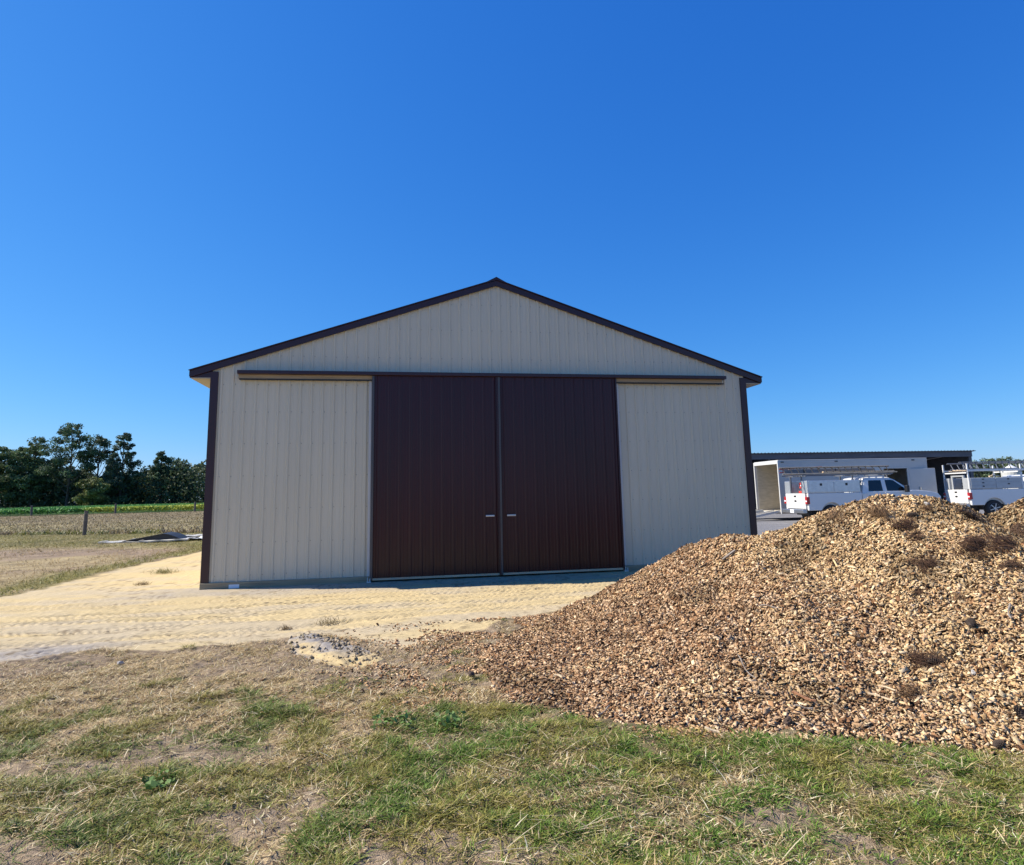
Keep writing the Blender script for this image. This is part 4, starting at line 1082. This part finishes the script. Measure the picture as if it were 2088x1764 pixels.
def lump_mesh(name, r, mat, parent=None, flat=.8, seed=0, amp=.25):
    import bmesh
    bm = bmesh.new(); bmesh.ops.create_icosphere(bm, subdivisions=3, radius=r); rs = random.Random(seed)
    ph = [rs.random()*6 for _ in range(9)]
    for v in bm.verts:
        d = v.co.normalized(); k = 1 + amp*(math.sin(d.x*3+ph[0])*math.sin(d.y*3.3+ph[1])+.6*math.sin(d.z*5+ph[2])*math.sin(d.x*6+ph[3])+.35*math.sin(d.y*11+ph[4])*math.sin(d.z*10+ph[5]))
        v.co = d*r*k; v.co.z *= flat
    me = bpy.data.meshes.new(name); bm.to_mesh(me); bm.free()
    return link_mesh(name, me, mat, parent)
o = lump_mesh("stone", .030, MAT['rock'], seed=3); o.location = (-4.68,-5.27,float(gz(-4.68,-5.27))+.02); tag(o, "small pale grey stone lying on the dry lawn at the left", "stone")
o = lump_mesh("bark_chunk", .036, MAT['darkbark'], flat=.6, seed=5); o.location = (-1.28,-6.62,.03); o.rotation_euler = (.3,.5,.4); tag(o, "dark bark chunk at the left toe of the chip heap", "bark chunk")

def tuft(name, x, y, n, spread, length, col, label, group=None, z=None):
    V_, F_, C_2 = blades(np.c_[rng.normal(size=(n, 2))*spread, np.zeros(n)], length*(.6+.7*rng.random(n)), np.full(n, .006), np.asarray(col)[None]*(.6+.8*rng.random((n, 1))), .2+1.0*rng.random(n), curve=.6)
    o = np_mesh(name, V_, F_, MAT['blade'], None, C_2); o.location = (x, y, float(gz(x, y))); return tag(o, label, "grass tuft", group)
GTU = "grass tufts on the sand"
tuft("grass_tuft", -2.85, -3.71, 90, .085, .11, (.17,.13,.055), "ragged brown-green tuft on the sand in front of the left door", GTU)
tuft("grass_tuft", -3.35, -3.85, 60, .035, .08, (.19,.13,.065), "small flattened tuft just left of the larger one on the sand", GTU)
tuft("grass_tuft", -7.2, 3.0, 260, .13, .13, (.19,.17,.06), "thin green tuft on the sand slope left of the barn corner", GTU)
tuft("grass_tuft", -6.9, 1.05, 110, .07, .10, (.17,.12,.06), "dark brown wisp of grass on the sand near the barn's left corner", GTU)

def weed(x, y, n, r, label):
    o = empty("weed", (x, y, float(gz(x, y))), 0, label, "weed", "leafy weeds in the lawn")
    az = rng.random(n)*6.28; rr_ = r*np.sqrt(rng.random(n)); P = np.c_[np.cos(az)*rr_, np.sin(az)*rr_, .02+.05*rng.random(n)]
    q, f, cc = leaf_quads(P, np.full(n, .036), np.array((.13,.21,.055))[None]*(.6+.8*rng.random((n, 1))), up=1.6)
    np_mesh("leaves", q, f, MAT['leaf'], o, cc)
    s_ = MB()
    for k in range(9): s_.tube([(0,0,0),(P[k,0]*.6,P[k,1]*.6,P[k,2]*.8),tuple(P[k])], .0018, 5)
    s_.build("stem", pm("weed_stem", (.16,.17,.06), .7), o)
weed(-1.95,-7.62, 70, .16, "flat broad-leaved weed beside the straw at the heap's left toe")
weed(-1.55,-7.72, 45, .12, "smaller broad-leaved weed nearest the chip heap's left toe")
weed(-3.25,-8.25, 40, .10, "grey-green weed clump in the dry lawn, bottom left")

# building scrap left of the barn
GS = "scrap panels on the lawn left of the barn"
def slab(name, x, y, z, L_, W_, T_, rz, tilt, mat, label, cat, group=None):
    o = empty(name, (x, y, z), rz, label, cat, group); o.rotation_euler = (tilt[0], tilt[1], rz)
    b = MB(); k = 12
    vs = []; fs = []
    for j, zz in enumerate((0, T_)):
        for i in range(k+1):
            xx = -L_/2 + L_*i/k; wob = .015*math.sin(i*1.3+x)
            vs += [(xx, -W_/2, zz+wob), (xx, W_/2, zz-wob*.6)]
    m_ = 2*(k+1)
    for i in range(k):
        a = 2*i; fs += [(a, a+1, a+3, a+2), (m_+a, m_+a+2, m_+a+3, m_+a+1), (a, a+2, m_+a+2, m_+a), (a+1, m_+a+1, m_+a+3, a+3)]
    fs += [(0, m_, m_+1, 1), (2*k, 2*k+1, m_+2*k+1, m_+2*k)]
    b.add(vs, fs).build("panel", mat, o)
    MB().box(-L_/2-.002, -L_/2+.06, -W_/2-.002, W_/2+.002, T_+.018, T_+.03).build("edge_strip", mat, o)
    return o
slab("scrap_panel", -12.5, 14.45, .03, 2.0, .7, .035, -.05, (.02,.0), MAT['panel'], "long white panel lying flattest at the left end of the scrap", "panel", GS)
slab("scrap_panel", -11.1, 14.1, .05, 1.7, .5, .05, .06, (.0,-.02), MAT['panel'], "white panel at the front of the scrap, under the dark sheet's right side", "panel", GS)
slab("scrap_panel", -12.0, 15.4, .12, 1.5, .5, .03, .12, (.0,-.10), MAT['panel'], "pale yellowish board sticking out behind the dark sheet's left side", "board", GS)
slab("scrap_panel", -10.4, 15.3, .14, 1.1, .5, .04, .0, (.05,-.03), MAT['panel'], "pale board behind the dark sheet, nearest the crumpled plastic", "board", GS)
ds = empty("dark_sheet", (-11.55,14.7,.06), .03, "bent black sheet tented over the white scrap panels", "sheet")
vs = []; fs = []
prof = [(-1.15,.02),(-.75,.09),(-.3,.17),(.1,.24),(.28,.27),(.5,.23),(.72,.15),(.92,.05),(1.1,.02)]
for i, (xx, zz) in enumerate(prof):
    vs += [(xx, -.45, zz), (xx+.05, .45, zz+.02), (xx, -.45, zz-.02), (xx+.05, .45, zz)]
    if i:
        a = 4*(i-1); fs += [(a, a+4, a+5, a+1), (a+2, a+3, a+7, a+6), (a, a+2, a+6, a+4), (a+1, a+5, a+7, a+3)]
fs += [(0,1,3,2), (32,34,35,33)]
MB().add(vs, fs).build("sheet", MAT['sheet'], ds)
MB().prism([(x_, z_-.021) for x_, z_ in prof] + [(1.0,-.03),(-1.0,-.03)], -.42, -.38).build("sheet_edge", MAT['sheet'], ds)
tx, ty = np.meshgrid(np.linspace(-.9,.9,50), np.linspace(-.6,.6,36)); tx = tx.ravel(); ty = ty.ravel()
tz = .05 + .50*sstep(-.7,.6,tx)*(1-.5*np.abs(ty)) + (fbm(tx, ty, 3.5, 4, 131)-.5)*.28
tid = np.arange(1800).reshape(36, 50)
o = np_mesh("plastic_sheeting", np.c_[tx, ty, tz], np.stack([tid[:-1,:-1],tid[:-1,1:],tid[1:,1:],tid[1:,:-1]], -1).reshape(-1, 4), MAT['tarp'], None, None)
sm = o.modifiers.new("thickness", 'SOLIDIFY'); sm.thickness = .01
o.location = (-9.55,14.75,0); tag(o, "crumpled white plastic sheeting heaped against the barn's left corner view", "plastic sheeting")

# pine straw, cones, sticks on the pile
GN = "clumps of pine straw on the chip heap"; GCN = "pine cones on the chip heap"; GW = "sticks and splinters on the chip heap"
CLUMPS = [(3.03,-6.48,.15,1.0,"matted dark clump just below the heap's summit, left of the other summit clumps"),
 (3.05,-6.79,.14,2.2,"brown needle clump touching the half-buried cone below the summit"),
 (2.99,-6.95,.10,2.6,"small dark wad below the summit cone's clump"),
 (3.44,-6.68,.09,2.0,"small dark wisp near the skyline beside a grey pebble"),
 (3.73,-6.84,.19,2.3,"wide dark clump on the slope left of the dip in the skyline"),
 (3.31,-7.28,.17,2.1,"large drooping brown clump halfway between the skyline dip and the tufted sheaf"),
 (3.25,-7.39,.10,2.4,"dark underside clump directly below the large drooping one"),
 (2.83,-7.22,.13,2.2,"sheaf-like pale brown tuft standing alone in the yellow chips"),
 (3.50,-7.38,.15,1.8,"reddish brown tangle under the skyline dip near the right edge"),
 (2.75,-7.67,.07,.5,"tiny dark knot in the yellow chips above the striped cone"),
 (1.94,-8.02,.13,2.5,"reddish straw wad at mid slope, left one of a touching pair"),
 (2.08,-8.09,.09,.8,"dark straw wad at mid slope, right one of a touching pair"),
 (1.61,-8.31,.11,2.8,"brown wad low on the slope beside the two pale splinters"),
 (3.34,-7.57,.10,1.9,"thin brown wisp at the right edge below the reddish tangle"),
 (2.54,-7.49,.06,1.0,"tiny dark knot below the sheaf-like tuft"),
 (2.80,-6.16,.10,.4,"dark fringe lying on the left shoulder of the summit"),
 (4.20,-6.94,.11,1.2,"dark wisp right of the dip in the skyline")]
for i, (x, y, s, dr, lb_) in enumerate(CLUMPS):
    p, nr = pz(x, y)
    V_, F_, C_2 = strands(int(330*(s/.14)**1.3), s*.36, s*.80, .0042, s*.20, (.13,.07,.036) if i % 3 else (.24,.14,.065), .55, dr+math.pi)
    o = np_mesh("pine_straw_clump", V_, F_, MAT['blade'], None, C_2); orient(o, p + nr*.004, nr); tag(o, lb_, "pine straw", GN)
CONES = [(2.48,-8.01,.115,.7,"striped brown pine cone lying clear in the yellow chips near the right edge"),
 (2.06,-8.71,.10,1.2,"pine cone low on the heap at the very right edge of the photo"),
 (3.25,-6.72,.10,-.6,"dark cone stuck in a needle clump below the summit"),
 (3.25,-7.35,.09,2.2,"pine cone half covered by the large drooping needle clump"),
 (2.03,-8.10,.09,-.4,"dark pine cone beside the pair of straw wads at mid slope"),
 (1.73,-8.85,.08,.2,"pine cone on the grass edge in front of the heap, right one of two"),
 (1.48,-8.81,.075,1.9,"pine cone on the grass edge in front of the heap, left one of two")]
def cone_mesh(ln):
    mb = MB(); n = 74; r0 = ln*.30
    mb.tube([(-ln*.5,0,0),(-ln*.25,0,0),(ln*.2,0,0),(ln*.5,0,0)], [r0*.35,r0*.6,r0*.5,r0*.1], 8)
    for k in range(n):
        t = k/(n-1); a = k*2.399; xx = -ln*.48 + ln*.96*t; rr_ = r0*(math.sin(math.pi*(.18+.78*t))**.7)
        ca_, sa_ = math.cos(a), math.sin(a); w_ = ln*.075*(1.15-.6*t); 
        ctr = Vector((xx, 0, 0)); out = Vector((0, ca_, sa_)); sd = Vector((0, -sa_, ca_)); ax = Vector((1,0,0))
        tip = ctr + out*rr_ + ax*ln*.05
        mb.add([ctr+out*rr_*.35-sd*w_*.5, ctr+out*rr_*.35+sd*w_*.5, tip+sd*w_, tip-sd*w_, tip+out*ln*.012+ax*ln*.02, ctr+out*rr_*.5+ax*ln*.045],
               [(0,1,2,3),(3,2,4),(0,3,5),(1,5,2),(3,4,5),(2,5,4)])
    return mb
for x, y, ln, rz, lb_ in CONES:
    p, nr = pz(x, y); o = cone_mesh(ln).build("pine_cone", MAT['cone'], None); orient(o, p + nr*(ln*.27), nr, rz); tag(o, lb_, "pine cone", GCN)
for x, y, r, mt, lb_ in ((2.15,-8.32,.020,'rock',"grey pebble in the yellow chips below the striped cone"),(.67,-8.32,.030,'oldwood',"dark rounded bark lump near the heap's front foot"),
        (3.49,-6.66,.024,'rock',"grey pebble near the skyline beside a dark straw wisp"),(.75,-8.44,.022,'oldwood',"small dark lump at the grass edge below the rounded bark lump")):
    p, nr = pz(x, y); o = lump_mesh("pebble" if mt == 'rock' else "bark_lump", r, MAT['darkbark' if mt == 'oldwood' else mt], flat=.75, seed=int(r*1000)+int(x*10)); o.location = p + nr*r*.5; o.rotation_euler = (x, y, r*40)
    tag(o, lb_, "pebble" if mt == 'rock' else "bark lump")
STICKS = [(1.41,-8.30,.17,.016,2.0,'splinter',"long pale splinter low on the heap, lower one of a near-parallel pair"),
 (1.52,-8.24,.12,.013,1.9,'splinter',"shorter pale splinter just above the long one, low on the heap"),
 (1.83,-5.61,.18,.028,-.5,'oldwood',"thick grey stick on the left shoulder near the barn's corner"),
 (.78,-7.63,.30,.012,1.5,'oldwood',"long thin crooked twig at the middle of the slope"),
 (.46,-8.10,.13,.012,1.3,'splinter',"short pale twig upright at the left front of the heap"),
 (1.41,-6.98,.18,.014,2.2,'oldwood',"thin pale grey twig high on the brown slope"),
 (0.15,-8.27,.10,.026,2.3,'splinter',"broad tan flake at the foot of the heap by the grass"),
 (.93,-8.12,.16,.022,2.3,'redwood',"reddish sliver in the lower slope"),
 (1.84,-7.39,.13,.016,.2,'splinter',"small yellowish sliver in the upper middle slope"),
 (-.56,-6.93,.09,.022,2.1,'splinter',"wide pale chip at the left toe of the heap"),
 (-.43,-7.78,.14,.012,.6,'oldwood',"dark twig at the left front foot of the heap"),
 (.86,-8.22,.12,.014,2.6,'oldwood',"dark sliver just under the reddish one"),
 (2.81,-8.06,.20,.018,.7,'oldwood',"dark stick at the right edge above the striped cone"),
 (1.26,-4.81,.22,.014,.5,'oldwood',"thin stick lying along the skyline in front of the right beige wall")]
MAT['redwood'] = pm("reddish_wood", (.36,.17,.08), .8, 0, 30, .25, bump=.3, bscale=90)
for x, y, ln, wd, rz, mt, lb_ in STICKS:
    p, nr = pz(x, y); mb = MB(); k = 6; pts = []
    for i in range(k): t = i/(k-1)-.5; pts.append((ln*t, .06*ln*math.sin(t*5+x*3), .05*ln*math.cos(t*4+y)))
    if wd > .025 or mt != 'oldwood':
        for i in range(k-1): pass
        vs = []; fs = []
        for i, (a_, b__, c__) in enumerate(pts):
            ww = wd*(.55+.45*math.sin(math.pi*(i+.6)/k)); th_ = wd*.32
            vs += [(a_,b__-ww/2,c__-th_),(a_,b__+ww/2,c__-th_*.6),(a_,b__+ww*.4,c__+th_),(a_,b__-ww*.45,c__+th_*.7)]
            if i:
                q_ = 4*(i-1); fs += [(q_+j_, q_+(j_+1)%4, q_+4+(j_+1)%4, q_+4+j_) for j_ in range(4)]
        fs += [(3,2,1,0), (4*k-4,4*k-3,4*k-2,4*k-1)]; mb.add(vs, fs)
    else: mb.tube(pts, [wd*.5*(.7+.3*math.sin(i*2.1)) for i in range(k)], 7)
    o = mb.build("wood_stick", MAT[mt], None); orient(o, p + nr*(wd*.5+.022), nr, rz); tag(o, lb_, "stick", GW)
